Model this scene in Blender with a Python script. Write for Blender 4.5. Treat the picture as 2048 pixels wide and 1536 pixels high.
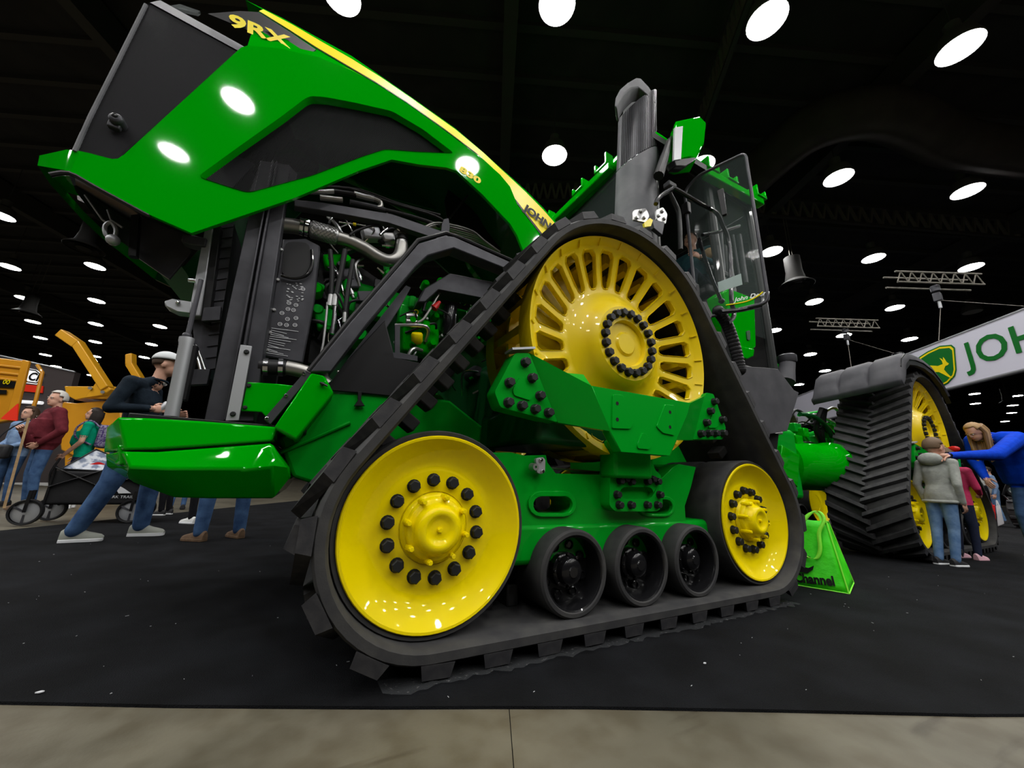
import bpy, bmesh, math, random
from mathutils import Vector, Matrix, Quaternion, kdtree
from mathutils.geometry import tessellate_polygon
random.seed(7)
for o in list(bpy.data.objects): bpy.data.objects.remove(o, do_unlink=True)
SC = bpy.context.scene; COL = SC.collection
pi = math.pi; V = Vector
# ---------------------------------------------------------------- camera
CAM = V((-0.5234, -1.6332, 0.7554)); FPX = 730.0
CR = V((0.87963949, -0.47422018, 0.03673689)); CU = V((-0.1522674, -0.20758674, 0.96629312)); CF = V((0.4506096, 0.85558341, 0.25480976))
cd = bpy.data.cameras.new('camera'); co = bpy.data.objects.new('camera', cd); COL.objects.link(co)
co.matrix_world = Matrix(((CR.x, CU.x, -CF.x, CAM.x), (CR.y, CU.y, -CF.y, CAM.y), (CR.z, CU.z, -CF.z, CAM.z), (0, 0, 0, 1)))
cd.sensor_width = 36.0; cd.lens = FPX / 2048 * 36.0; cd.clip_start = 0.02; cd.clip_end = 300
SC.camera = co
# ---------------------------------------------------------------- world / view
w = bpy.data.worlds.new('hall_air'); SC.world = w; w.use_nodes = True
w.node_tree.nodes['Background'].inputs[0].default_value = (0.55, 0.6, 0.7, 1); w.node_tree.nodes['Background'].inputs[1].default_value = 0.018
SC.view_settings.view_transform = 'Standard'; SC.view_settings.look = 'None'; SC.view_settings.gamma = 1
SC.view_settings.use_curve_mapping = False; SC.view_settings.exposure = 0.0
LAMP_POWER = 118.0
SC.cycles.max_bounces = 4; SC.cycles.diffuse_bounces = 3; SC.cycles.glossy_bounces = 2; SC.cycles.transmission_bounces = 2; SC.cycles.use_light_tree = False; SC.cycles.caustics_reflective = False; SC.cycles.caustics_refractive = False; SC.cycles.transparent_max_bounces = 10
# ---------------------------------------------------------------- measuring helpers (survey of the place from the camera station)
def ray(x, y): return CF + CR * ((x - 1024) / FPX) - CU * ((y - 768) / FPX)
def PY(x, y, v):
    k = ray(x, y); return CAM + k * ((v - CAM.y) / k.y)
def PX(x, y, v):
    k = ray(x, y); return CAM + k * ((v - CAM.x) / k.x)
def PZ(x, y, v=0.0):
    k = ray(x, y); return CAM + k * ((v - CAM.z) / k.z)
def PD(x, y, d):
    k = ray(x, y); return CAM + k * (d / math.hypot(k.x, k.y))
def LY(pts, v): return [PY(x, y, v) for x, y in pts]
HC, HS = math.cos(0.44), math.sin(0.44)
def HALL(p, q, z=0.0): return V((p * HC + q * HS, -p * HS + q * HC, z))
YAWH = -0.44
# ---------------------------------------------------------------- materials
def M(name, col, rough=0.5, metal=0.0, coat=0.0, noise=None, bump=None, spec=None, emit=None, alpha=None, trans=None, rvar=None):
    m = bpy.data.materials.new(name); m.use_nodes = True
    nt = m.node_tree; N = nt.nodes; L = nt.links; b = N['Principled BSDF']
    b.inputs['Base Color'].default_value = (*col[:3], 1); b.inputs['Roughness'].default_value = rough; b.inputs['Metallic'].default_value = metal
    b.inputs['Coat Weight'].default_value = coat; b.inputs['Coat Roughness'].default_value = 0.04
    if spec is None: spec = 0.22 if max(col[:3]) < 0.13 else 0.35
    if spec is not None: b.inputs['Specular IOR Level'].default_value = spec
    if emit: b.inputs['Emission Color'].default_value = (*emit[:3], 1); b.inputs['Emission Strength'].default_value = emit[3]
    if alpha is not None: b.inputs['Alpha'].default_value = alpha
    if trans is not None: b.inputs['Transmission Weight'].default_value = trans
    if noise or bump or rvar:
        tc = N.new('ShaderNodeTexCoord')
    if noise:                                   # (scale, second colour, contrast lo, hi)
        t = N.new('ShaderNodeTexNoise'); t.inputs['Scale'].default_value = noise[0]; t.inputs['Detail'].default_value = 6
        rp = N.new('ShaderNodeValToRGB'); rp.color_ramp.elements[0].position = noise[2]; rp.color_ramp.elements[1].position = noise[3]
        rp.color_ramp.elements[0].color = (*col[:3], 1); rp.color_ramp.elements[1].color = (*noise[1], 1)
        L.new(tc.outputs['Object'], t.inputs['Vector']); L.new(t.outputs['Fac'], rp.inputs['Fac']); L.new(rp.outputs['Color'], b.inputs['Base Color'])
    if bump:
        t = N.new('ShaderNodeTexNoise'); t.inputs['Scale'].default_value = bump[0]; t.inputs['Detail'].default_value = 4
        bp = N.new('ShaderNodeBump'); bp.inputs['Strength'].default_value = bump[1]; bp.inputs['Distance'].default_value = bump[2] if len(bump) > 2 else 0.01
        L.new(tc.outputs['Object'], t.inputs['Vector']); L.new(t.outputs['Fac'], bp.inputs['Height']); L.new(bp.outputs['Normal'], b.inputs['Normal'])
    if rvar:
        t = N.new('ShaderNodeTexNoise'); t.inputs['Scale'].default_value = rvar[0]; mr = N.new('ShaderNodeMapRange')
        mr.inputs['To Min'].default_value = rvar[1]; mr.inputs['To Max'].default_value = rvar[2]
        L.new(tc.outputs['Object'], t.inputs['Vector']); L.new(t.outputs['Fac'], mr.inputs['Value']); L.new(mr.outputs['Result'], b.inputs['Roughness'])
    return m
MT = {}
def mk(k, *a, **kw): MT[k] = M(k, *a, **kw)
mk('green', (0.0, 0.31, 0.002), 0.34, coat=0.45, spec=0.0)
mk('cast_green', (0.0, 0.31, 0.015), 0.38, coat=0.25, spec=0.05, bump=(120, 0.03, 0.003))
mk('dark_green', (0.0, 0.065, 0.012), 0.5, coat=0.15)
mk('yellow', (0.86, 0.68, 0.0), 0.32, coat=0.4, spec=0.08)
mk('cast_yellow', (0.82, 0.60, 0.0), 0.40, coat=0.3, bump=(140, 0.03, 0.003))
mk('rubber', (0.030, 0.030, 0.032), 0.72, noise=(9, (0.055, 0.054, 0.052), 0.35, 0.75), bump=(160, 0.15, 0.003))
mk('tread', (0.026, 0.026, 0.029), 0.62, noise=(14, (0.060, 0.058, 0.058), 0.4, 0.8), bump=(90, 0.12, 0.004))
mk('black', (0.012, 0.012, 0.013), 0.42, bump=(120, 0.04, 0.002))
mk('black_gloss', (0.008, 0.008, 0.009), 0.22, coat=0.3)
mk('bolt', (0.022, 0.023, 0.024), 0.45, metal=0.2)
mk('dark_metal', (0.045, 0.045, 0.052), 0.42, metal=0.25, noise=(6, (0.075, 0.075, 0.085), 0.4, 0.75))
mk('grey_plastic', (0.085, 0.087, 0.095), 0.55, noise=(5, (0.12, 0.12, 0.13), 0.4, 0.7), bump=(350, 0.06, 0.002))
mk('fender_plastic', (0.045, 0.045, 0.052), 0.62, noise=(4, (0.075, 0.074, 0.082), 0.35, 0.7), bump=(300, 0.06, 0.002))
mk('steel', (0.42, 0.42, 0.42), 0.34, metal=0.9, rvar=(12, 0.25, 0.5))
mk('pipe', (0.25, 0.245, 0.235), 0.36, metal=0.8, noise=(5, (0.33, 0.32, 0.30), 0.3, 0.7))
mk('chrome', (0.6, 0.6, 0.62), 0.16, metal=1.0)
mk('alu', (0.42, 0.43, 0.45), 0.45, metal=0.6)
mk('white_paint', (0.75, 0.76, 0.78), 0.5)
mk('decal_yellow', (0.85, 0.70, 0.0), 0.35)
mk('decal_black', (0.006, 0.006, 0.006), 0.35)
mk('decal_white', (0.55, 0.56, 0.58), 0.5)
mk('carpet', (0.0026, 0.0029, 0.0037), 0.95, noise=(3.2, (0.0080, 0.0089, 0.0112), 0.38, 0.72), bump=(240, 0.9, 0.012), spec=0.15)
mk('glass', (0.5, 0.55, 0.55), 0.03, alpha=0.16, coat=1.0)
mk('red', (0.55, 0.01, 0.01), 0.4)
def screen_material(name, col, scale, hole):
    m = M(name, col, 0.6, spec=0.08); nt = m.node_tree; N = nt.nodes; L = nt.links; b = N['Principled BSDF']
    tc = N.new('ShaderNodeTexCoord'); mp = N.new('ShaderNodeMapping'); mp.inputs['Rotation'].default_value = (0, 0.6, 0)
    sx = N.new('ShaderNodeSeparateXYZ'); L.new(tc.outputs['Object'], mp.inputs['Vector']); L.new(mp.outputs['Vector'], sx.inputs['Vector'])
    outs = []
    for k in ('X', 'Z'):
        mu = N.new('ShaderNodeMath'); mu.operation = 'MULTIPLY'; mu.inputs[1].default_value = scale; L.new(sx.outputs[k], mu.inputs[0])
        s = N.new('ShaderNodeMath'); s.operation = 'SINE'; L.new(mu.outputs[0], s.inputs[0]); outs.append(s)
    a = N.new('ShaderNodeMath'); a.operation = 'MULTIPLY'; L.new(outs[0].outputs[0], a.inputs[0]); L.new(outs[1].outputs[0], a.inputs[1])
    g = N.new('ShaderNodeMath'); g.operation = 'LESS_THAN'; g.inputs[1].default_value = hole; L.new(a.outputs[0], g.inputs[0]); L.new(g.outputs[0], b.inputs['Alpha'])
    return m
MT['screen'] = screen_material('screen', (0.010, 0.010, 0.011), 700, -0.12)
MT['grille_screen'] = screen_material('grille_screen', (0.016, 0.016, 0.018), 900, 0.25)
# ---------------------------------------------------------------- mesh builder
class MB:
    def __init__(s): s.v = []; s.f = []; s.m = []
    def add(s, vs, fs, mi=0):
        n = len(s.v); s.v += [tuple(p) for p in vs]; s.f += [tuple(i + n for i in q) for q in fs]; s.m += [mi] * len(fs); return s
    def box(s, c, d, R=None, mi=0):
        c = V(c); h = V(d) / 2; vs = []
        for i in range(8):
            p = V(((1 if i & 1 else -1) * h.x, (1 if i & 2 else -1) * h.y, (1 if i & 4 else -1) * h.z))
            vs.append(c + (R @ p if R else p))
        return s.add(vs, [(0, 2, 3, 1), (4, 5, 7, 6), (0, 1, 5, 4), (2, 6, 7, 3), (0, 4, 6, 2), (1, 3, 7, 5)], mi)
    def bar(s, a, b, w, h, up=(0, 0, 1), mi=0):
        a = V(a); b = V(b); d = (b - a); L = d.length; d.normalize(); up = V(up)
        x = d.cross(up)
        if x.length < 1e-4: x = d.cross(V((1, 0, 0)))
        x.normalize(); y = x.cross(d).normalized()
        R = Matrix((x, d, y)).transposed()
        return s.box((a + b) / 2, (w, L, h), R, mi)
    def tube(s, pts, r, n=10, caps=True, closed=False, mi=0):
        pts = [V(p) for p in pts]; m = len(pts)
        rs = r if isinstance(r, (list, tuple)) else [r] * m
        vs = []; T = []
        for i in range(m):
            a = pts[(i - 1) % m] if (i or closed) else pts[i]; b = pts[(i + 1) % m] if (i < m - 1 or closed) else pts[i]
            T.append((b - a).normalized())
        t0 = T[0]; nrm = t0.orthogonal().normalized()
        for i in range(m):
            if i: nrm = (T[i - 1].rotation_difference(T[i]) @ nrm)
            nrm = (nrm - T[i] * nrm.dot(T[i])).normalized(); bi = T[i].cross(nrm)
            for k in range(n):
                a = 2 * pi * k / n; vs.append(pts[i] + (nrm * math.cos(a) + bi * math.sin(a)) * rs[i])
        fs = []
        for i in range(m if closed else m - 1):
            for k in range(n):
                j = (i + 1) % m
                fs.append((i * n + k, i * n + (k + 1) % n, j * n + (k + 1) % n, j * n + k))
        if caps and not closed: fs += [tuple(range(n - 1, -1, -1)), tuple((m - 1) * n + k for k in range(n))]
        return s.add(vs, fs, mi)
    def cyl(s, a, b, r, n=20, r2=None, mi=0): return s.tube([a, b], [r, r if r2 is None else r2], n, mi=mi)
    def lathe(s, prof, c=(0, 0, 0), ax=(0, 1, 0), n=48, mi=0, a0=0.0, a1=None):
        c = V(c); ax = V(ax).normalized(); e1 = ax.orthogonal().normalized() if abs(ax.y) < 0.9 else V((1, 0, 0)); e2 = ax.cross(e1)
        full = a1 is None; vs = []; k = len(prof)
        cnt = n if full else n + 1
        for i in range(cnt):
            a = a0 + (2 * pi if full else (a1 - a0)) * i / n
            d = e1 * math.cos(a) + e2 * math.sin(a)
            for r, h in prof: vs.append(c + d * r + ax * h)
        fs = []
        for i in range(n):
            j = (i + 1) % cnt
            for q in range(k - 1): fs.append((i * k + q, j * k + q, j * k + q + 1, i * k + q + 1))
        return s.add(vs, fs, mi)
    def plate(s, outline, vec, holes=(), mi=0):
        vec = V(vec); loops = [[V(p) for p in outline]] + [[V(p) for p in h] for h in holes]
        flat = [p for l in loops for p in l]; n = len(flat)
        tris = tessellate_polygon(loops)
        vs = flat + [p + vec for p in flat]
        fs = [tuple(t) for t in tris] + [tuple(i + n for i in reversed(t)) for t in tris]
        o = 0
        for l in loops:
            k = len(l)
            for i in range(k): a = o + i; b = o + (i + 1) % k; fs.append((a, b, b + n, a + n))
            o += k
        return s.add(vs, fs, mi)
    def strip(s, A, B, mi=0):
        n = len(A); return s.add(list(A) + list(B), [(i, i + 1, n + i + 1, n + i) for i in range(n - 1)], mi)
    def ball(s, c, r, n=12, m=8, R=None, mi=0):
        c = V(c); r = V((r, r, r)) if not hasattr(r, '__len__') else V(r); vs = []
        for i in range(1, m):
            t = pi * i / m
            for k in range(n):
                a = 2 * pi * k / n; p = V((r.x * math.sin(t) * math.cos(a), r.y * math.sin(t) * math.sin(a), r.z * math.cos(t)))
                vs.append(c + (R @ p if R else p))
        top = len(vs); e = V((0, 0, r.z)); vs += [c + (R @ e if R else e), c - (R @ e if R else e)]
        fs = []
        for i in range(m - 2):
            for k in range(n): fs.append((i * n + k, (i + 1) * n + k, (i + 1) * n + (k + 1) % n, i * n + (k + 1) % n))
        for k in range(n): fs += [(top, k, (k + 1) % n), (top + 1, (m - 2) * n + (k + 1) % n, (m - 2) * n + k)]
        return s.add(vs, fs, mi)
    def hexbolt(s, c, ax, r, h, mi=0, wash=True):
        c = V(c); ax = V(ax).normalized()
        if wash: s.cyl(c, c + ax * (h * 0.22), r * 1.12, 14, mi=mi)
        s.tube([c, c + ax * h * 0.9, c + ax * h], [r * 0.98, r * 0.98, r * 0.8], 6, mi=mi); return s
    def mesh(s, name, mats, smooth=35, fix=True):
        me = bpy.data.meshes.new(name); me.from_pydata(s.v, [], s.f)
        for m in (mats if isinstance(mats, (list, tuple)) else [mats]): me.materials.append(MT[m] if isinstance(m, str) else m)
        if any(s.m): me.polygons.foreach_set('material_index', s.m)
        if fix:
            bm = bmesh.new(); bm.from_mesh(me); bmesh.ops.remove_doubles(bm, verts=bm.verts, dist=2e-5); bmesh.ops.recalc_face_normals(bm, faces=bm.faces); bm.to_mesh(me); bm.free()
        if smooth:
            me.polygons.foreach_set('use_smooth', [True] * len(me.polygons)); me.set_sharp_from_angle(angle=math.radians(smooth))
        me.update(); return me
def put(name, me, parent=None, M4=None):
    o = bpy.data.objects.new(name, me); COL.objects.link(o)
    if M4 is not None: o.matrix_world = M4
    if parent:
        o.parent = parent
        o.matrix_parent_inverse = Matrix.Identity(4) if parent.type != 'EMPTY' or True else parent.matrix_world.inverted()
    return o
# every thing's parts are built in world coordinates; an origin shift puts each thing's Empty at its base
ORG = {}
def obj(name, mb, mat, parent=None, smooth=35, bevel=0, seg=2, fix=True):
    org = ORG.get(parent.name, V((0, 0, 0))) if parent else V((0, 0, 0))
    if org.length: mb.v = [tuple(V(p) - org) for p in mb.v]
    me = mb.mesh(name, mat, smooth, fix); o = put(name, me, parent)
    if bevel:
        bv = o.modifiers.new('bevel', 'BEVEL'); bv.width = bevel; bv.segments = seg; bv.limit_method = 'ANGLE'; bv.angle_limit = math.radians(40)
    if parent: ORG[o.name] = org
    return o
def thing(name, label, cat, loc=(0, 0, 0), group=None):
    o = bpy.data.objects.new(name, None); COL.objects.link(o); o.location = loc; ORG[o.name] = V(loc)
    o['label'] = label; o['category'] = cat
    if group: o['group'] = group
    o.empty_display_size = 0.1
    return o
def tag(o, label, cat, group=None, kind=None):
    o['label'] = label; o['category'] = cat
    if group: o['group'] = group
    if kind: o['kind'] = kind
    return o
def solo(name, mb, mat, label, cat, loc=None, group=None, **kw):      # one-mesh thing
    loc = V(loc) if loc is not None else V(mb.v[0]); mb.v = [tuple(V(p) - loc) for p in mb.v]
    o = obj(name, mb, mat, **kw); o.location = loc; return tag(o, label, cat, group)
def struct(name, mb, mat, **kw): o = obj(name, mb, mat, **kw); o['kind'] = 'structure'; return o
def ring(c, r, ax, n, a0=0.0, e=None):
    c = V(c); ax = V(ax).normalized(); e1 = V(e) if e else (V((1, 0, 0)) if abs(ax.x) < 0.9 else V((0, 1, 0))); e1 = (e1 - ax * e1.dot(ax)).normalized(); e2 = ax.cross(e1)
    return [c + (e1 * math.cos(a0 + 2 * pi * i / n) + e2 * math.sin(a0 + 2 * pi * i / n)) * r for i in range(n)]
def catmull(pts, k=6, closed=False):
    P = [V(p) for p in pts]; n = len(P); out = []
    for i in range(n if closed else n - 1):
        g = lambda j: P[j % n] if closed else P[max(0, min(n - 1, j))]
        a, b, c, d = g(i - 1), g(i), g(i + 1), g(i + 2)
        for t in range(k):
            t = t / k; out.append(0.5 * ((2 * b) + (c - a) * t + (2 * a - 5 * b + 4 * c - d) * t * t + (3 * b - a - 3 * c + d) * t ** 3))
    if not closed: out.append(P[-1])
    return out
def roundpoly(pts, r, k=4):
    P = [V(p) for p in pts]; n = len(P); out = []
    for i in range(n):
        a, b, c = P[i - 1], P[i], P[(i + 1) % n]; rr = min(r, (a - b).length * 0.45, (c - b).length * 0.45)
        s = b + (a - b).normalized() * rr; e = b + (c - b).normalized() * rr
        for j in range(k + 1):
            t = j / k; out.append(s * (1 - t) ** 2 + b * 2 * t * (1 - t) + e * t * t)
    return out
FONT = None
def text_mesh(txt, size, bold=False, extrude=0.0, shear=0.0, space=1.0, sx=1.0, offset=0.0):
    cu = bpy.data.curves.new('lettering', 'FONT'); cu.body = txt; cu.size = size; cu.extrude = extrude; cu.shear = shear; cu.space_character = space; cu.offset = offset
    cu.resolution_u = 3; cu.align_x = 'LEFT'
    o = bpy.data.objects.new('tmp', cu); COL.objects.link(o)
    dg = bpy.context.evaluated_depsgraph_get(); dg.update()
    me = bpy.data.meshes.new_from_object(o.evaluated_get(dg)); bpy.data.objects.remove(o, do_unlink=True)
    for v in me.vertices: v.co.x *= sx
    return me
def lettering(name, txt, size, org, ex, ey, mat, parent=None, **kw):     # flat print lying in the plane ex, ey at org
    me = text_mesh(txt, size, **kw); ex = V(ex).normalized(); ey = V(ey); ey = (ey - ex * ey.dot(ex)).normalized(); ez = ex.cross(ey)
    off = ORG.get(parent.name, V((0, 0, 0))) if parent else V((0, 0, 0)); org = V(org) - off
    for v in me.vertices: c = v.co.copy(); v.co = org + ex * c.x + ey * c.y + ez * c.z
    me.materials.clear(); me.materials.append(MT[mat]); me.name = name
    return put(name, me, parent)
def copy_tree(o, parent=None):
    c = o.copy(); COL.objects.link(c); c.parent = parent
    for ch in list(o.children): copy_tree(ch, c)
    return c
# ================================================================ THE HALL
mk('concrete_base', (0.03, 0.028, 0.025), 0.9)
def concrete():
    m = M('concrete', (0.30, 0.265, 0.205), 0.55, bump=(60, 0.15, 0.004)); nt = m.node_tree; N = nt.nodes; L = nt.links; b = N['Principled BSDF']
    tc = N.new('ShaderNodeTexCoord')
    def noise(sc, lo, hi, c0, c1, det=8, dist=0.0, vec=None):
        t = N.new('ShaderNodeTexNoise'); t.inputs['Scale'].default_value = sc; t.inputs['Detail'].default_value = det; t.inputs['Distortion'].default_value = dist
        r = N.new('ShaderNodeValToRGB'); e = r.color_ramp.elements; e[0].position = lo; e[1].position = hi; e[0].color = (*c0, 1); e[1].color = (*c1, 1)
        L.new(vec or tc.outputs['Object'], t.inputs['Vector']); L.new(t.outputs['Fac'], r.inputs['Fac']); return r
    a = noise(1.3, 0.3, 0.72, (0.066, 0.059, 0.040), (0.128, 0.115, 0.082), dist=0.6)
    c = noise(7, 0.42, 0.66, (1, 1, 1), (0.72, 0.68, 0.62))
    mp = N.new('ShaderNodeMapping'); mp.inputs['Rotation'].default_value = (0, 0, 0.9); mp.inputs['Scale'].default_value = (1.6, 9, 1); L.new(tc.outputs['Object'], mp.inputs['Vector'])
    s = noise(1.0, 0.60, 0.70, (1, 1, 1), (0.45, 0.40, 0.35), 6, 0.3, mp.outputs['Vector'])
    x1 = N.new('ShaderNodeMixRGB'); x1.blend_type = 'MULTIPLY'; x1.inputs[0].default_value = 1; L.new(a.outputs[0], x1.inputs[1]); L.new(c.outputs[0], x1.inputs[2])
    x2 = N.new('ShaderNodeMixRGB'); x2.blend_type = 'MULTIPLY'; x2.inputs[0].default_value = 0.8; L.new(x1.outputs[0], x2.inputs[1]); L.new(s.outputs[0], x2.inputs[2])
    L.new(x2.outputs[0], b.inputs['Base Color']); return m
MT['concrete'] = concrete()
def hallbox(mb, p0, p1, q0, q1, z0, z1):
    vs = [HALL(p, q, z) for z in (z0, z1) for p, q in ((p0, q0), (p1, q0), (p1, q1), (p0, q1))]
    return mb.add(vs, [(3, 2, 1, 0), (4, 5, 6, 7), (0, 1, 5, 4), (1, 2, 6, 5), (2, 3, 7, 6), (3, 0, 4, 7)])
floor = struct('floor', hallbox(MB(), -70, 90, -30, 80, -0.3, -0.02), 'concrete_base')
joint = PZ(1024, 1480); JP = joint.x * HC - joint.y * HS
QE = (lambda e: e.x * HS + e.y * HC)(PZ(1024, 1414))
for i, (p0, p1) in enumerate(((JP - 68, JP - 24), (JP - 24, JP - 12), (JP - 12, JP - 4), (JP - 4, JP), (JP, JP + 4), (JP + 4, JP + 12), (JP + 12, JP + 80))):
    for q0, q1 in ((-29, -6), (-6, QE + 2.4), (QE + 2.4, 12), (12, 79)):
        obj('concrete_slab', hallbox(MB(), p0 + 0.0015, p1 - 0.0015, q0 + 0.0015, q1 - 0.0015, -0.019, -0.010), 'concrete', floor)
# black show carpet with its slightly wavy cut edge
cp = []; rnd = random.Random(3)
for k in range(161): p = -5.35 + 56 * k / 160; cp.append(HALL(p, QE + 0.008 * math.sin(p * 2.3) + rnd.uniform(-0.003, 0.003), -0.010))
for k in range(1, 41): q = QE + 46 * k / 40; cp.append(HALL(50.6, q, -0.010))
for k in range(1, 60): cp.append(HALL(50.6 - 56 * k / 60, QE + 46, -0.010))
for k in range(0, 40): q = QE + 46 * (1 - k / 40); cp.append(HALL(-5.35 + 0.25 * (q - QE) * 0.13, q, -0.010))
carpet = struct('floor_carpet', MB().plate(cp, (0, 0, 0.010)), 'carpet', smooth=0)
lint = MB(); rnd = random.Random(11)
for k in range(150):
    p = rnd.uniform(-4.5, 7); q = QE + abs(rnd.gauss(0, 1.2)) + 0.02; c = HALL(p, q, 0.002); s = rnd.uniform(0.0008, 0.0026); a = rnd.uniform(0, pi)
    d = V((math.cos(a), math.sin(a), 0)) * s * rnd.uniform(1, 3); lint.bar(c - d, c + d, s * 0.7, 0.002)
lo = obj('lint_specks', lint, 'decal_white', smooth=0); tag(lo, 'tiny pale lint and wood flecks scattered over the black carpet', 'lint', kind='stuff')
for k, (x, y, s) in enumerate(((1410, 1327, 0.009), (835, 1326, 0.006), (80, 1385, 0.012))):
    c = PZ(x, y, 0.003); mb = MB().plate(roundpoly([c + V((s, 0, 0)), c + V((0, s * .7, 0)), c + V((-s * 1.2, 0, 0)), c + V((0, -s * .6, 0))], s * .4), (0, 0, 0.003))
    solo('paper_scrap', mb, 'decal_white', ('small white paper scrap on carpet in front of the rollers', 'tiny white paper scrap on carpet below the big yellow idler', 'white scrap on carpet at far left near the edge')[k], 'scrap', c)
# shell
mk('ceiling_deck', (0.024, 0.024, 0.026), 0.9, noise=(1.2, (0.034, 0.034, 0.036), 0.4, 0.7))
mk('roof_steel', (0.045, 0.044, 0.045), 0.85)
mk('roof_steel_light', (0.13, 0.12, 0.10), 0.8)
mk('duct', (0.040, 0.034, 0.032), 0.9, noise=(2.0, (0.055, 0.047, 0.044), 0.4, 0.7))
mk('diffuser', (0.016, 0.0155, 0.015), 0.8)
mk('wall', (0.018, 0.018, 0.020), 0.85)
ceil = struct('ceiling', hallbox(MB(), -70, 90, -30, 80, 11.2, 11.5), 'ceiling_deck')
for k in range(46):                                           # corrugated deck ribs
    q = -14 + k * 1.15
    if q < 60: obj('deck_rib', hallbox(MB(), -60, 80, q, q + 0.16, 11.05, 11.2), 'roof_steel', ceil, smooth=0)
for k in range(13): obj('roof_beam', hallbox(MB(), -48 + k * 9.6, -47.7 + k * 9.6, -28, 70, 10.35, 11.1), 'roof_steel', ceil, smooth=0)
for nm, a in (('wall_back', (-70, 90, 70, 70.4)), ('wall_left', (-62, -61.6, -30, 70)), ('wall_right', (85, 85.4, -30, 70)), ('wall_front', (-70, 90, -29, -28.6))):
    struct(nm, hallbox(MB(), *a, 0, 11.2), 'wall')
def truss(a, b, h=0.75, n=18, mat='roof_steel_light'):
    t = thing('roof_truss', TR_LABEL.pop(0), 'truss', (a.x, a.y, a.z), 'open-web roof joists'); t['kind'] = 'structure'
    up = V((0, 0, h)); d = (b - a) / n
    for q, nm in ((V((0, 0, 0)), 'bottom_chord'), (up, 'top_chord')): obj(nm, MB().bar(a + q, b + q, 0.10, 0.08), 'roof_steel', t, smooth=0)
    for i in range(n): obj('web_bar', MB().bar(a + d * i, a + d * (i + 0.5) + up, 0.07, 0.07).bar(a + d * (i + 0.5) + up, a + d * (i + 1), 0.07, 0.07), mat, t, smooth=0)
TR_LABEL = ['open-web steel joist running overhead beside the exhaust stack', 'open-web steel joist across the dark roof behind the cab door', 'long open-web joist crossing above the hood stripe end']
truss(PZ(1520, -60, 10.2), PZ(1395, 290, 10.2), n=16)
truss(PZ(1500, 428, 10.2), PZ(2060, 478, 10.2), n=24)
truss(PZ(1030, 402, 10.2), PZ(1260, 400, 10.2), n=14)
# round lamps
mk('lamp_lens', (1, 1, 1), 0.5, emit=(1.0, 0.985, 0.96, LAMP_POWER)); mk('lamp_lens_off', (0.5, 0.5, 0.48), 0.5); mk('lamp_body', (0.10, 0.10, 0.10), 0.6)
LP = [(1114, 10), (1534, 41), (1920, 97), (683, -10), (1109, 311.5), (1403, 331), (1677, 356.3), (1935, 383), (1543.7, 503.5), (1747, 517), (1942, 535), (1628.5, 604), (1789.6, 616),
      (1548.5, 661.3), (1687.8, 671), (1819, 678.7), (1620.7, 709), (1949, 788), (1950.7, 807.5), (2034, 792), (2025.6, 811), (2023.5, 826), (1598, 769.4), (2, 432), (19, 534), (48, 596.5), (65.6, 643.6),
      (81, 676), (91, 710), (190, 533), (193, 602), (191.4, 648.5), (190.6, 684), (190.6, 713), (320, 653.4), (303, 689), (288.5, 715), (112, 733), (193, 736), (183, 751), (1650, 742), (2010, 843), (1944.7, 624.5)]
lens = MB().lathe([(0.0, -0.006), (0.31, 0.004)], ax=(0, 0, 1), n=24).mesh('lens', 'lamp_lens')
lens_off = lens.copy(); lens_off.materials.clear(); lens_off.materials.append(MT['lamp_lens_off'])
body = MB().lathe([(0.325, 0.0), (0.335, 0.01), (0.33, 0.06), (0.26, 0.30), (0.12, 0.40), (0.12, 0.62), (0.0, 0.62)], ax=(0, 0, 1), n=28).mesh('housing', 'lamp_body')
cable = MB().cyl((0, 0, 0.6), (0, 0, 2.05), 0.012, 6).mesh('cable', 'roof_steel')
def lamp(pos, lab, off=False):
    t = thing('ceiling_lamp', lab, 'lamp', pos, 'high-bay ceiling lamps')
    for nm, me in (('housing', body), ('lens', lens_off if off else lens), ('suspension_cable', cable)): put(nm, me, t)
spots = []
LLAB = {0: 'round glowing lamp at the top edge left of the exhaust stack', 1: 'large round glowing lamp high above the green mirror head', 2: 'large oval looking lamp nearest the top right corner', 3: 'lamp cut by the top edge above the yellow hood stripe', 4: 'round glowing lamp level with the stack just left of it', 5: 'glowing lamp half hidden behind the green mirror head', 6: 'glowing lamp under the air duct right of the cab door', 7: 'glowing lamp at the right edge just under the air duct', 8: 'glowing lamp touching the right edge of the open door', 23: 'lamp cut off by the left edge of the picture', 34: 'glowing lamp just left of the silver lift cylinder'}
LBASE = 'small round lamp in the receding rows under the dark ceiling'
for k, (x, y) in enumerate(LP):
    p = PZ(x, y, 9.0); off = k == len(LP) - 1; spots.append(p)
    lamp(p, 'round high-bay lamp that is switched off near banner' if off else LLAB.get(k, LBASE), off)
for j in range(-4, 4):
    for i in range(-5, 5):
        h = HALL(0.97 + 3.86 * i + 0.5 * j, 2.85 + 3.15 * j, 9.0)
        if min((h - s).length for s in spots) < 2.2: continue
        d = h - CAM; z = d.dot(CF)
        if z > 0.1:
            x = 1024 + FPX * d.dot(CR) / z; y = 768 - FPX * d.dot(CU) / z
            if -40 < x < 2090 and -40 < y < 1576: continue
        lamp(h, LBASE)
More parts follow.
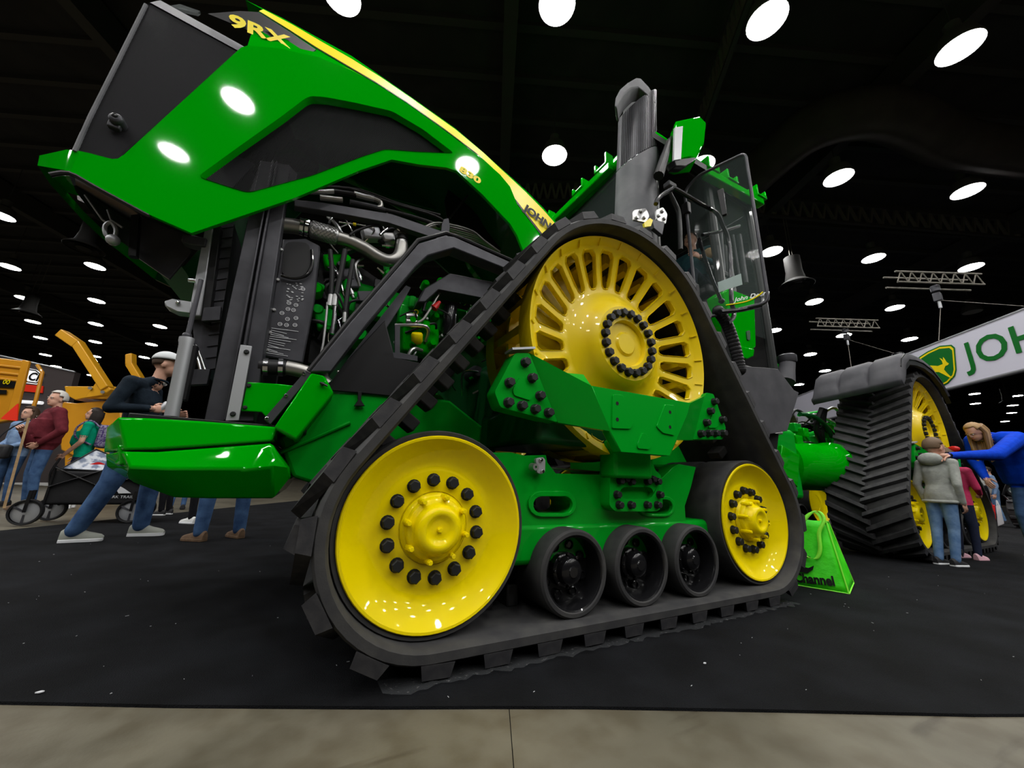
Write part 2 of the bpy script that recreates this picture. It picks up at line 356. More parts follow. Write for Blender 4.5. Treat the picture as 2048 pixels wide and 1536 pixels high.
# ducts
dpath = [PZ(x, y, 9.5) for x, y in ((1440, 425), (1475, 385), (1530, 330), (1620, 258), (1720, 228), (1800, 238), (1900, 285), (1990, 302), (2120, 318))]
solo('air_duct', MB().tube(catmull(dpath, 6), 0.55, 20), 'duct', 'wide dark round air duct arching under the roof at right', 'duct', dpath[0])
for (x, y, z, lab) in ((1593, 572, 7.6, 'round hanging air diffuser right of the open cab door'), (168, 497, 8.0, 'faint round air diffuser under the raised hood nose'), (52, 628, 8.0, 'faint round air diffuser between the lamps at far left'), (2018, 806, 7.6, 'small distant air diffuser above the blue sweater')):
    c = PZ(x, y, z); t = thing('air_diffuser', lab, 'diffuser', c, 'hanging air diffusers')
    obj('outer_cone', MB().lathe([(0.50, 0.0), (0.52, 0.02), (0.40, 0.12), (0.30, 0.2)], c, (0, 0, 1), 32), 'diffuser', t)
    obj('inner_cone', MB().lathe([(0.36, -0.02), (0.24, 0.08)], c, (0, 0, 1), 32), 'diffuser', t); obj('centre_disc', MB().lathe([(0, -0.03), (0.2, -0.02), (0.12, 0.05)], c, (0, 0, 1), 28), 'diffuser', t)
    obj('drop_pipe', MB().lathe([(0.30, 0.2), (0.24, 0.55), (0.24, 1.1)], c, (0, 0, 1), 24), 'diffuser', t)
    obj('hanger_rod', MB().cyl(c + V((0.1, 0, 1.1)), c + V((0.1, 0, 3.5)), 0.012, 6).cyl(c + V((-0.1, 0, 1.1)), c + V((-0.1, 0, 3.5)), 0.012, 6), 'roof_steel_light', t)
# ================================================================ THE TRACTOR
YC = 1.35                                                     # centre plane of the machine
tractor = thing('tractor', 'huge green articulated tractor on four rubber tracks with raised hood', 'tractor', (1.2, YC, 0.0))
def TO(name, mb, mat, parent=None, **kw): return obj(name, mb, mat, parent or tractor, **kw)
TORG = ORG[tractor.name]
def place(name, me, parent, M4): 
    o = bpy.data.objects.new(name, me); COL.objects.link(o); o.parent = parent
    o.matrix_local = Matrix.Translation(-TORG) @ M4; return o
IDX = 2.372; DX, DZ, DR = 1.194, 1.658, 0.759; IZ, IR = 0.54, 0.40
def belt_path(off):
    pts = []
    for cx, cz, r in ((0, IZ, 0.425 + off), (IDX, IZ, 0.425 + off), (DX, DZ, 0.785 + off)):
        for k in range(240): a = 2 * pi * k / 240; pts.append((cx + r * math.cos(a), cz + r * math.sin(a)))
    pts = sorted(set(pts)); hull = []
    for seq in (pts, pts[::-1]):
        h = []
        for p in seq:
            while len(h) > 1 and (h[-1][0] - h[-2][0]) * (p[1] - h[-2][1]) - (h[-1][1] - h[-2][1]) * (p[0] - h[-2][0]) <= 0: h.pop()
            h.append(p)
        hull += h[:-1]
    return hull
def resample(h, n):
    P = [V((x, 0, z)) for x, z in h]; P.append(P[0]); L = [0]
    for a, b in zip(P, P[1:]): L.append(L[-1] + (b - a).length)
    out = []; j = 0
    for i in range(n):
        s = L[-1] * i / n
        while L[j + 1] < s: j += 1
        out.append(P[j].lerp(P[j + 1], (s - L[j]) / max(1e-9, L[j + 1] - L[j])))
    return out, L[-1]
H0 = belt_path(0.0)
dish = [(0.372, 0.30), (0.385, 0.02), (0.392, 0.002), (0.399, -0.004), (0.400, -0.010), (0.396, -0.015), (0.386, -0.014), (0.374, -0.004), (0.355, 0.014), (0.325, 0.036), (0.29, 0.053), (0.262, 0.060), (0.250, 0.057), (0.242, 0.056), (0.155, 0.056), (0.153, 0.06), (0.0, 0.06)]
hubp = [(0.150, 0.058), (0.150, 0.050), (0.143, 0.042), (0.134, 0.036), (0.130, 0.012), (0.124, 0.006), (0.112, 0.002), (0.104, -0.010), (0.098, -0.030), (0.086, -0.043), (0.070, -0.047), (0.058, -0.043), (0.048, -0.034), (0.034, -0.031), (0.0, -0.031)]
idler_me = MB().lathe(dish, n=72).mesh('idler_wheel', 'yellow', 30)
idler_hub = MB().lathe(hubp, n=40); [idler_hub.cyl(p + V((0, 0.04, 0)), p - V((0, 0.012, 0)), 0.015, 12, 0.012) for p in ring((0, 0, 0), 0.132, (0, 1, 0), 8, 0.2)]
idler_hub = idler_hub.mesh('hub', 'yellow', 40)
hubbolt = MB().hexbolt((0, 0, 0), (0, -1, 0), 0.011, 0.018).mesh('hub_bolt', 'yellow', 30)
wheelbolt = MB().hexbolt((0, 0, 0), (0, -1, 0), 0.0265, 0.034).mesh('bolt', 'bolt', 30)
tyre_me = MB().lathe([(0.38, 0.012), (0.395, 0.0), (0.418, -0.004), (0.425, 0.01), (0.425, 0.27), (0.415, 0.285), (0.38, 0.285)], n=72).mesh('rubber_tyre', 'rubber')
roller_me = MB().lathe([(0.165, 0.12), (0.165, 0.012), (0.168, 0.004), (0.176, 0.0)], n=48).lathe([(0.0, 0.115), (0.165, 0.115)], n=48).mesh('rim', 'black_gloss')
roller_tyre = MB().lathe([(0.174, 0.002), (0.180, -0.006), (0.196, -0.006), (0.206, 0.004), (0.208, 0.02), (0.208, 0.28), (0.200, 0.292), (0.15, 0.292)], n=56).mesh('rubber_tyre', 'rubber')
roller_hub = MB().lathe([(0.085, 0.115), (0.085, 0.075), (0.078, 0.068), (0.07, 0.066), (0.062, 0.030), (0.052, 0.022), (0.028, 0.018), (0.024, 0.012), (0.0, 0.012)], n=32); [roller_hub.hexbolt(p, (0, -1, 0), 0.008, 0.012) for p in ring((0, 0.07, 0), 0.079, (0, 1, 0), 8)]
roller_hub = roller_hub.mesh('hub', 'black_gloss')
rollbolt = MB().lathe([(0.024, 0.115), (0.024, 0.095), (0.018, 0.092), (0.016, 0.10), (0.0, 0.10)], n=16).mesh('bolt', 'black_gloss')
# drive wheel: dished disc with 24 slots that are real openings
NS = 24
def dy(r):
    prof = [(0.0, 0.02), (0.07, 0.02), (0.085, 0.034), (0.150, 0.034), (0.158, 0.006), (0.255, 0.004), (0.285, 0.030), (0.33, 0.080), (0.40, 0.122), (0.44, 0.130), (0.69, 0.055), (0.712, 0.042), (0.725, 0.028), (0.745, 0.010), (0.759, 0.0)]
    for (a, p), (b, q) in zip(prof, prof[1:]):
        if r <= b: return p + (q - p) * (r - a) / (b - a)
    return 0.0
dw = MB()
rs_in = [0.0, 0.03, 0.07, 0.085, 0.12, 0.150, 0.158, 0.18, 0.205, 0.23, 0.255, 0.27, 0.285, 0.305, 0.33, 0.36, 0.40, 0.415]
rs_out = [0.712, 0.718, 0.725, 0.735, 0.745, 0.755, 0.759]
dw.lathe([(r, dy(r)) for r in rs_in], n=96); dw.lathe([(r, dy(r)) for r in rs_out], n=96)
dw.lathe([(0.759, 0.0), (0.762, 0.01), (0.760, 0.13), (0.745, 0.14), (0.73, 0.12), (0.712, 0.10)], n=96)
for k in range(NS):
    a0 = 2 * pi * k / NS; ha = pi / NS
    outer = []; NA = 4
    for i in range(NA + 1): outer.append((0.415, -ha + 2 * ha * i / NA))
    for i in range(1, 4): outer.append((0.415 + (0.712 - 0.415) * i / 4, ha))
    for i in range(NA + 1): outer.append((0.712, ha - 2 * ha * i / NA))
    for i in range(1, 4): outer.append((0.712 - (0.712 - 0.415) * i / 4, -ha))
    O = [V((r * math.cos(a), 0, r * math.sin(a))) for r, a in outer]
    hol = roundpoly([V((0.44, 0, -0.031)), V((0.44, 0, 0.031)), V((0.688, 0, 0.062)), V((0.688, 0, -0.062))], 0.034, 3)
    n = len(O); cc = V((0.57, 0, 0)); hole = []
    for p in O:                                             # slot outline sampled along the direction of each sector vertex
        d = (p - cc); best = None
        for i in range(len(hol)):
            a, b = hol[i], hol[(i + 1) % len(hol)]; e = b - a; den = d.x * e.z - d.z * e.x
            if abs(den) < 1e-9: continue
            t = ((a.x - cc.x) * e.z - (a.z - cc.z) * e.x) / den; s = ((a.x - cc.x) * d.z - (a.z - cc.z) * d.x) / den
            if t > 0 and -1e-6 <= s <= 1 + 1e-6 and (best is None or t < best): best = t
        hole.append(cc + d * best)
    rot = Matrix.Rotation(-a0, 3, 'Y'); lip = [cc + (h - cc) * 1.09 for h in hole]
    def lay(pts, extra=0.0): return [rot @ V((p.x, dy(p.length) + extra, p.z)) for p in pts]
    A = lay(O); B = lay(lip); Cc = lay([cc + (h - cc) * 1.05 for h in hole], -0.008); D = lay(hole, -0.004); E = lay(hole, 0.030)
    for P, Q in ((A, B), (B, Cc), (Cc, D), (D, E)): dw.strip(P + [P[0]], Q + [Q[0]])
    # rib tick on the rim
    c = rot @ V((0.728, dy(0.728) - 0.004, 0.0)); dw.bar(rot @ V((0.705, dy(0.715) - 0.002, 0.092)), rot @ V((0.742, dy(0.745) - 0.006, 0.097)), 0.008, 0.014, (0, 1, 0))
drive_me = dw.mesh('drive_disc', 'cast_yellow', 32)
db = MB()
for k in range(NS):
    a = 2 * pi * (k + 0.5) / NS; c = V((0.70 * math.cos(a), 0.37, 0.70 * math.sin(a)))
    db.box(c, (0.085, 0.46, 0.055), Matrix.Rotation(-a, 3, 'Y'))
db.lathe([(0.20, 0.16), (0.24, 0.18), (0.24, 0.5), (0.2, 0.52)], n=32).lathe([(0.24, 0.34), (0.72, 0.34), (0.72, 0.37), (0.24, 0.37)], n=48)
drive_bars = db.mesh('drive_bar', 'cast_yellow', 35)
inner_disc = MB().lathe([(0.2, 0.52), (0.45, 0.56), (0.70, 0.56), (0.759, 0.60), (0.76, 0.47)], n=64).mesh('inner_disc', 'cast_yellow', 35)
def lug_mesh(side, pitch, wl, h, hw, slant):
    # one tread bar: from the belt edge (t=0) to past the middle (t=hw); local x = along the belt, y = across, z = outwards
    s0 = 0; e = 0.03; mb = MB(); b = 0.012
    P = [(-wl / 2, 0.0), (wl / 2, 0.0), (slant + wl * .45, hw + e), (slant - wl * .45, hw + e)]
    T = [(-wl / 2 + b, 0.006), (wl / 2 - b, 0.006), (slant + wl * .45 - b, hw + e - b), (slant - wl * .45 + b, hw + e - b)]
    vs = [V((x, y * side, -0.004)) for x, y in P] + [V((x, y * side, h)) for x, y in T]
    mb.add(vs, [(3, 2, 1, 0), (4, 5, 6, 7), (0, 1, 5, 4), (1, 2, 6, 5), (2, 3, 7, 6), (3, 0, 4, 7)]); return mb.mesh('tread_lug', 'tread', 20)
def make_track(X0, y0, side, width, nl, wl, slant, full=True):
    # side=+1: outer face towards the camera (-y); -1 mirrored for the far side
    fl = Matrix.Translation((X0, y0, 0)) @ (Matrix.Identity(4) if side > 0 else Matrix.Scale(-1, 4, (0, 1, 0)))
    ye, yi = -0.085, -0.085 + width; n = 180
    P, LT = resample(H0, n); mb = MB()
    prof = [(0.0, ye + 0.02), (0.012, ye), (0.045, ye), (0.055, ye + 0.015), (0.055, yi - 0.015), (0.045, yi), (0.012, yi), (0.0, yi - 0.02)]
    vs = []; k = len(prof)
    for i in range(n):
        t = (P[(i + 1) % n] - P[i - 1]).normalized(); nr = V((t.z, 0, -t.x))
        for o, y in prof: vs.append(fl @ (P[i] + nr * o + V((0, y, 0))))
    fs = []
    for i in range(n):
        for q in range(k): fs.append((i * k + q, ((i + 1) % n) * k + q, ((i + 1) % n) * k + (q + 1) % k, i * k + (q + 1) % k))
    belt = TO('track_belt', MB().add(vs, fs), 'rubber')
    # ribbed inner guide lugs
    gl = MB(); G, _ = resample(H0, 60)
    for i in range(60):
        t = (G[(i + 1) % 60] - G[i - 1]).normalized(); nr = V((t.z, 0, -t.x)); R = Matrix((t, V((0, 1, 0)), nr)).transposed()
        c = G[i] - nr * 0.05 + V((0, ye + width * 0.5, 0)); gl.box(fl @ c, (0.07, 0.11, 0.11), R)
    TO('guide_lugs', gl, 'rubber', belt, bevel=0.01)['kind'] = 'stuff'
    L, _ = resample(belt_path(0.053), nl * 2); lm = [lug_mesh(1, 0, wl, 0.048, width / 2, slant), lug_mesh(-1, 0, wl, 0.048, width / 2, slant)]
    joined = MB()
    for i in range(nl * 2):
        q = L[i]; t = (L[(i + 1) % (nl * 2)] - L[i - 1]).normalized(); nr = V((t.z, 0, -t.x))
        sd = i % 2; R = Matrix((t, V((0, 1, 0)), nr)).transposed().to_4x4(); R.translation = q + V((0, ye if sd == 0 else yi, 0))
        if full: place('tread_lug', lm[sd], belt, fl @ R)
        else:
            me = lm[sd]; joined.add([fl @ (R @ v.co) for v in me.vertices], [tuple(p.vertices) for p in me.polygons])
    if not full: TO('tread_lugs', joined, 'tread', belt)['kind'] = 'stuff'
    for X in (0.0, IDX):
        b = fl @ Matrix.Translation((X, 0, IZ)); b2 = b @ Matrix.Translation((0, 0.64, 0)) @ Matrix.Scale(-1, 4, (0, 1, 0))
        wh = place('idler_wheel', idler_me, tractor, b); wh['label'] = 'front yellow idler wheel' if X == 0 else 'rear yellow idler wheel'
        W = lambda nm, me, mm: place_in(nm, me, wh, mm)
        W('rubber_tyre', tyre_me, Matrix.Identity(4)); W('hub', idler_hub, Matrix.Identity(4))
        if full:
            for p in ring((0, 0.056, 0), 0.205, (0, 1, 0), 14, 0.12): W('bolt', wheelbolt, Matrix.Translation(p))
            for p in ring((0, -0.012, 0), 0.132, (0, 1, 0), 8, 0.2): W('hub_bolt', hubbolt, Matrix.Translation(p))
            W('hub_bolt', hubbolt, Matrix.Translation((0, -0.031, 0)))
        w2 = place('idler_wheel', idler_me, tractor, b2); place_in('rubber_tyre', tyre_me, w2, Matrix.Identity(4))
    for k in range(3):
        b = fl @ Matrix.Translation((0.727 + 0.472 * k, -0.02, 0.316))
        wh = place('mid_roller', roller_me, tractor, b)
        place_in('rubber_tyre', roller_tyre, wh, Matrix.Identity(4)); place_in('hub', roller_hub, wh, Matrix.Identity(4))
        for p in ring((0, 0, 0), 0.122, (0, 1, 0), 8, 0.3 + k): place_in('bolt', rollbolt, wh, Matrix.Translation(p))
        place('mid_roller', roller_tyre, tractor, b @ Matrix.Translation((0, 0.66, 0)) @ Matrix.Scale(-1, 4, (0, 1, 0)))
    b = fl @ Matrix.Translation((DX, 0, DZ)) @ Matrix.Rotation(0.10, 4, 'Y')
    d = place('drive_wheel', drive_me, tractor, b)
    place_in('drive_bar', drive_bars, d, Matrix.Identity(4)); place_in('inner_disc', inner_disc, d, Matrix.Identity(4))
    for p in ring((0, 0.005, 0), 0.207, (0, 1, 0), 20): place_in('bolt', wheelbolt, d, Matrix.Translation(p))
def place_in(name, me, parent, mm):
    o = bpy.data.objects.new(name, me); COL.objects.link(o); o.parent = parent; o.matrix_local = mm; return o
RX, RY = 6.10, 0.17
make_track(0.0, 0.0, 1, 0.78, 36, 0.135, 0.20)
make_track(RX, RY, 1, 0.80, 60, 0.076, 0.21)
make_track(0.0, 2 * YC, -1, 0.78, 36, 0.135, 0.20, False)
make_track(RX, 2 * YC + 0.1, -1, 0.80, 60, 0.066, 0.21, False)
# ---------------------------------------------------------------- undercarriage castings (built once, used on both near tracks)
def plate_px(mb, pts, y, t, holes=(), mi=0, rnd=0.0):
    o = LY(pts, y); o = roundpoly(o, rnd, 3) if rnd else o
    return mb.plate(o, (0, t, 0), [LY(h, y) for h in holes], mi)
def oval_px(x0, x1, y0, y1, n=7):
    r = (y1 - y0) / 2; cy = (y0 + y1) / 2; out = []
    for k in range(n + 1): a = pi / 2 + pi * k / n; out.append((x0 + r + r * math.cos(a), cy - r * math.sin(a)))
    for k in range(n + 1): a = -pi / 2 + pi * k / n; out.append((x1 - r + r * math.cos(a), cy - r * math.sin(a)))
    return out
def z3(x, y): return (900 + x / 3.413, 680 + y / 3.413)
UC = []
def UO(name, mb, mat, parent=None, **kw):
    o = TO(name, mb, mat, parent, **kw); UC.append(o); return o
beam = UO('roller_frame', plate_px(MB(), [(940, 905), (1023, 905), (1048, 911), (1092, 910), (1095, 925), (1112, 947), (1230, 950), (1300, 962), (1325, 955), (1345, 935), (1358, 928), (1392, 934), (1382, 975), (1370, 1012), (1374, 1080), (1040, 1110), (930, 1110)], 0.10, 0.22, [oval_px(1067, 1146, 993, 1027), oval_px(1286, 1346, 1000, 1028)]), 'cast_green', bevel=0.012)
for a in ((1057, 1154, 982, 1034, 1067, 1146, 993, 1027), (1277, 1352, 992, 1034, 1286, 1346, 1000, 1028)):
    UO('slot_rim', MB().plate(LY(oval_px(*a[:4]), 0.085), (0, 0.03, 0), [LY(oval_px(*a[4:]), 0.085)]), 'cast_green', beam, bevel=0.006)
UO('lower_skirt', MB().box((1.2, 0.24, 0.44), (1.75, 0.30, 0.20)), 'cast_green', beam, bevel=0.03)
blk = UO('pivot_block', plate_px(MB(), [(1229, 912), (1303, 912), (1310, 940), (1322, 950), (1326, 1012), (1315, 1023), (1231, 1023), (1219, 1012), (1220, 955)], 0.02, 0.10, [oval_px(1240, 1307, 974, 998)], rnd=0.02), 'cast_green', bevel=0.008)
UO('pocket', plate_px(MB(), oval_px(1238, 1309, 973, 999), 0.06, 0.02), 'cast_green', blk)
blt = MB().hexbolt((0, 0, 0), (0, -1, 0), 0.021, 0.032).mesh('bolt', 'bolt', 30)
for x, y in ((1155, 960), (1192, 947), (1230, 965), (1340, 965), (1375, 950), (1410, 965), (1135, 1055), (1425, 1055), (1150, 1125), (1230, 1125), (1340, 1125), (1410, 1125)):
    p = PY(*z3(x, y), 0.02); UC.append(place('bolt', blt, blk, Matrix.Translation(p)))
# saddle yoke in front of the drive wheel
L0, L1, YM = -0.03, 0.06, -0.15
lp = UO('saddle_plate', plate_px(MB(), [(1030, 706), (989, 784), (1001, 815), (1116, 845), (1059, 706)], L0, 0.10, rnd=0.015), 'cast_green', bevel=0.008)
UO('raised_pad', plate_px(MB(), [z3(480, 250), z3(500, 250), z3(557, 385), z3(550, 412), z3(440, 378), z3(428, 340)], L0 - 0.008, 0.02, rnd=0.012), 'cast_green', lp, bevel=0.004)
bl2 = MB().hexbolt((0, 0, 0), (0, -1, 0), 0.024, 0.036).mesh('bolt', 'bolt', 30)
for x, y in ((510, 155), (557, 262), (402, 293), (610, 382), (395, 428), (487, 450), (577, 473), (668, 497)): UC.append(place('bolt', bl2, lp, Matrix.Translation(PY(*z3(x, y), L0))))
UO('plate_cap', MB().bar(PY(1017, 702, L0 + .03), PY(1062, 700, L0 + .03), 0.09, 0.012), 'alu', lp)
rp = UO('saddle_plate', plate_px(MB(), [(1413, 785), (1427, 788), (1452, 856), (1445, 879), (1386, 879), (1405, 806)], L0, 0.10, rnd=0.012), 'cast_green', bevel=0.008)
UO('raised_pad', plate_px(MB(), [z3(1795, 490), z3(1812, 490), z3(1835, 575), z3(1820, 600), z3(1765, 600)], L0 - 0.008, 0.02, rnd=0.01), 'cast_green', rp, bevel=0.004)
for x, y in ((1797, 422), (1768, 487), (1742, 565), (1850, 545), (1705, 640), (1757, 637), (1805, 637), (1855, 637)): UC.append(place('bolt', bl2, rp, Matrix.Translation(PY(*z3(x, y), L0))))
def fold(pa, ya, pb, yb, t=0.03):
    A = [PY(x, y, v) for (x, y), v in zip(pa, ya)]; B = [PY(x, y, v) for (x, y), v in zip(pb, yb)]; n = len(A); mb = MB(); d = V((0, t, 0))
    A2 = [p + d for p in A]; B2 = [p + d for p in B]
    mb.strip(A, B).strip(A2, B2).strip(A, A2).strip(B, B2).strip([A[0], B[0]], [A2[0], B2[0]]).strip([A[-1], B[-1]], [A2[-1], B2[-1]]); return mb
UO('folded_web', fold([(1059, 706), (1116, 845)], [L0 + .02] * 2, [(1182, 771), (1219, 862)], [YM] * 2), 'cast_green')
UO('folded_web', MB().plate([PY(1059, 706, L0 + .02), PY(1082, 741, L0 + .01), PY(1167, 749, -0.06), PY(1182, 771, YM)], (0, 0.03, 0)), 'cast_green')
cpn = UO('saddle_centre', plate_px(MB(), [(1182, 771), (1381, 806), (1376, 830), (1341, 912), (1241, 904), (1219, 862)], YM, 0.06), 'cast_green', bevel=0.006)
for pad in ([(1115, 370), (1180, 375), (1250, 570), (1235, 607), (1108, 603)], [(1468, 440), (1532, 446), (1535, 652), (1455, 635), (1410, 590)], [(1312, 635), (1340, 635), (1378, 715), (1362, 747), (1285, 740), (1280, 715)]):
    UO('raised_pad', plate_px(MB(), [z3(*p) for p in pad], YM - 0.008, 0.02, rnd=0.012), 'cast_green', cpn, bevel=0.004)
for x, y in ((1143, 432), (1143, 542), (1503, 492), (1503, 594)):
    p = PY(*z3(x, y), YM - 0.009); UO('bolt_hole', MB().cyl(p, p + V((0, 0.01, 0)), 0.011, 14), 'black', cpn)
UO('folded_web', fold([(1381, 806), (1353, 880)], [YM] * 2, [(1413, 790), (1390, 880)], [L0 + .02] * 2), 'cast_green')
UO('saddle_beam', MB().box((0.98, 0.45, 1.08), (0.9, 0.8, 0.24)), 'dark_green', bevel=0.03)
UO('neck', MB().box((1.15, 0.03, 0.90), (0.30, 0.14, 0.22)), 'cast_green', bevel=0.02)
# hydraulic tensioner, grease fitting and cylinder seen between frame and wheel
fit = UO('tensioner_fitting', plate_px(MB(), [(1072, 917), (1086, 914), (1091, 920), (1090, 945), (1082, 949), (1073, 944), (1078, 932), (1072, 926)], 0.06, 0.02, rnd=0.008), 'alu', bevel=0.003)
for x, y in ((1081, 920), (1084, 943)): p = PY(x, y, 0.06); UO('bolt', MB().hexbolt(p, (0, -1, 0), 0.010, 0.014), 'chrome', fit)
p = PY(1068, 934, 0.05); UO('nozzle', MB().lathe([(0.006, -0.02), (0.018, -0.02), (0.022, 0.02)], p, (0, 1, 0), 16), 'steel', fit)
UO('guide_rod', MB().cyl(PY(1100, 936, 0.2), PY(1216, 946, 0.2), 0.006, 8), 'steel')
UO('tension_cylinder', MB().cyl(PY(1300, 955, 0.22), PY(1350, 945, 0.22), 0.05, 18), 'black'); UO('grease_bracket', plate_px(MB(), [(1310, 950), (1336, 952), (1336, 966), (1312, 962)], 0.14, 0.02), 'cast_yellow')
# copy every casting to the rear track
memo = {}
for o in list(UC):
    c = o.copy(); COL.objects.link(c); memo[o] = c
    if o.parent is tractor: c.matrix_local = Matrix.Translation((RX, RY, 0)) @ o.matrix_local
for o, c in memo.items():
    if o.parent in memo: c.parent = memo[o.parent]
# ---------------------------------------------------------------- chassis
HY = 0.75                                                     # near side of the hood; the far side mirrors about YC
def mir(p): return V((p[0], 2 * YC - p[1], p[2]))
def mirror(mb, mat, name, parent=None, **kw):
    m2 = MB(); m2.v = [tuple(mir(p)) for p in mb.v]; m2.f = [tuple(reversed(f)) for f in mb.f]; m2.m = list(mb.m); return TO(name, m2, mat, parent, **kw)
fr = TO('main_frame', plate_px(MB(), [(655, 785), (760, 783), (900, 800), (1000, 880), (960, 1010), (760, 1010), (585, 955), (556, 880)], 0.86, 0.98), 'cast_green', bevel=0.02)
TO('frame_rib', MB().tube([PY(560, 905, 0.85), PY(620, 880, 0.85), PY(700, 845, 0.85)], 0.012, 8), 'cast_green', fr)
TO('rear_frame', MB().box((3.6, YC, 1.05), (3.2, 0.75, 0.42)), 'cast_green', bevel=0.03); TO('axle_housing', MB().box((1.0, YC, 1.35), (0.9, 1.3, 0.55)), 'dark_green', bevel=0.05)
TO('rear_axle_housing', MB().box((RX + 1.19, YC, 1.45), (0.9, 1.2, 0.6)), 'cast_green', bevel=0.05)
# nose weight / bumper in two stacked green castings with a bow front
def bow(rows, name, zc):
    mb = MB(); R = []
    for pts, y, cx in rows:
        near = [PY(px, py, y if not isinstance(y, list) else y[i]) for i, (px, py) in enumerate(pts)]
        c = V((cx, YC, near[0].z)); R.append([c] + near + [])
    for a, b in zip(R, R[1:]): mb.strip(a, b); mb.strip([mir(p) for p in a], [mir(p) for p in b])
    for r in (R[0], R[-1]): 
        n = len(r); mb.add(r + [mir(p) for p in r], [(i, i + 1, n + i + 1, n + i) for i in range(n - 1)])
    e = [r[-1] for r in R]; mb.strip(e, [mir(p) for p in e]); return TO(name, mb, 'green', bevel=0.012, seg=3)
bow([([(236, 834), (296, 836), (400, 842), (556, 854)], 0.70, -1.60), ([(248, 900), (307, 899), (400, 893), (544, 882)], 0.68, -1.58)], 'nose_weight_upper', 0)
bow([([(236, 890), (296, 890), (400, 884), (540, 876)], 0.76, -1.54), ([(240, 930), (300, 930), (400, 930), (540, 930)], 0.76, -1.54)], 'nose_weight_core', 0)
bow([([(246, 903), (311, 904), (420, 896), (540, 887), (546, 890)], 0.67, -1.57), ([(258, 934), (335, 937), (482, 937), (520, 898), (552, 900)], [0.64, 0.62, 0.62, 0.655, 0.66], -1.55),
     ([(258, 938), (338, 941), (486, 941), (545, 935), (578, 935)], [0.645, 0.625, 0.625, 0.63, 0.72], -1.54), ([(263, 963), (349, 995), (420, 997), (546, 997), (580, 955)], [0.74, 0.74, 0.74, 0.74, 0.76], -1.45)], 'nose_weight_lower', 0)
TO('deck_plate', MB().box((-0.95, YC, 0.985), (0.75, 1.2, 0.03)), 'black', bevel=0.005)
# radiator package posts (near and far)
def post(mirror_it):
    a0, a1, b0, b1 = V(PY(521, 321, .84)), V(PY(408, 842, .84)), V(PY(580, 335, .84)), V(PY(507, 842, .84))
    f = lambda A, B, t: A.lerp(B, t); mb = MB(); nm = 'radiator_post'
    for t0, t1, dy_ in ((0, .40, 0), (.40, .46, -.035), (.46, .53, .02), (.53, .59, -.035), (.59, 1.0, 0)):
        q = [f(a0, b0, t0), f(a1, b1, t0), f(a1, b1, t1), f(a0, b0, t1)]; q = [p + V((0, dy_, 0)) for p in q]; mb.plate(q, (0, 0.12 - dy_, 0))
    if mirror_it: return mirror(mb, 'dark_metal', nm, bevel=0.004)
    return TO(nm, mb, 'dark_metal', bevel=0.004)
rpost = post(False); post(True)
TO('post_plate', plate_px(MB(), [(481, 689), (504, 692), (477, 841), (451, 842)], 0.785, 0.018), 'alu', rpost, bevel=0.003)
for x, y in ((493, 704), (466, 828)): TO('bolt', MB().hexbolt(PY(x, y, 0.784), (0, -1, 0), 0.012, 0.014), 'bolt', rpost)
TO('post_bracket', plate_px(MB(), [(521, 321), (578, 330), (594, 347), (585, 390), (500, 382)], 0.88, 0.02), 'dark_metal', rpost)
for x, y in ((536, 338), (572, 352)): TO('bolt', MB().hexbolt(PY(x, y, 0.878), (0, -1, 0), 0.012, 0.014), 'bolt', rpost)
TO('lift_cylinder', MB().tube([PY(343, 833, .86), PY(372, 690, .86), PY(373, 682, .86), PY(374, 676, .86)], [0.03, 0.03, 0.033, 0.033], 20), 'alu')
TO('cylinder_rod', MB().cyl(PY(374, 678, .86), PY(402, 560, .9), 0.012, 10).ball(PY(374, 672, .86), 0.022), 'dark_metal')
TO('cooler_side_strip', plate_px(MB(), [(378, 690), (394, 690), (371, 800), (362, 800)], 0.86, 0.05), 'black', bevel=0.003)
rad = TO('cooler_tank', plate_px(MB(), [(410, 456), (428, 456), (402, 632), (376, 632)], 0.97, 0.10), 'alu', bevel=0.008)
TO('cooler_frame', plate_px(MB(), [(428, 456), (442, 452), (418, 645), (402, 640)], 0.96, 0.12), 'black', bevel=0.004)
TO('cooler_core', plate_px(MB(), [(442, 450), (468, 447), (455, 560), (440, 650), (430, 740), (404, 742), (392, 720), (384, 640), (418, 640)], 1.02, 0.9), 'dark_metal', rad)
for k in range(14):
    t = k / 13; a = V(PY(444, 455, 1.015)).lerp(PY(408, 738, 1.015), t); b = V(PY(466, 452, 1.015)).lerp(PY(430, 735, 1.015), t); TO('cooler_fin', MB().bar(a, b, 0.006, 0.012), 'dark_metal', rad)
TO('cross_bracket', plate_px(MB(), [(408, 615), (442, 612), (440, 640), (402, 642)], 0.94, 0.03), 'dark_metal', bevel=0.003); TO('cross_bracket', MB().plate(LY([(385, 738), (420, 738), (414, 768), (380, 770)], 0.9), (0, 0.04, 0)), 'dark_metal', bevel=0.003)
latch = TO('latch_block', plate_px(MB(), [(328, 602), (345, 597), (384, 603), (382, 626), (350, 622), (330, 612)], 0.95, 0.08), 'alu', bevel=0.006)
TO('latch_knob', MB().ball(PY(356, 605, .94), 0.012).cyl(PY(377, 560, .94), PY(392, 562, .94), 0.014, 12), 'chrome', latch)
TO('hinge_knuckle', plate_px(MB(), [(364, 468), (388, 470), (414, 476), (410, 492), (385, 490), (362, 482)], 0.95, 0.06), 'dark_metal', bevel=0.006)
TO('cooler_lines', MB().tube(LY([(386, 690), (396, 720), (404, 750), (412, 760)], .98), 0.008, 8).tube(LY([(392, 690), (402, 716), (412, 745)], .97), 0.006, 8), 'chrome')
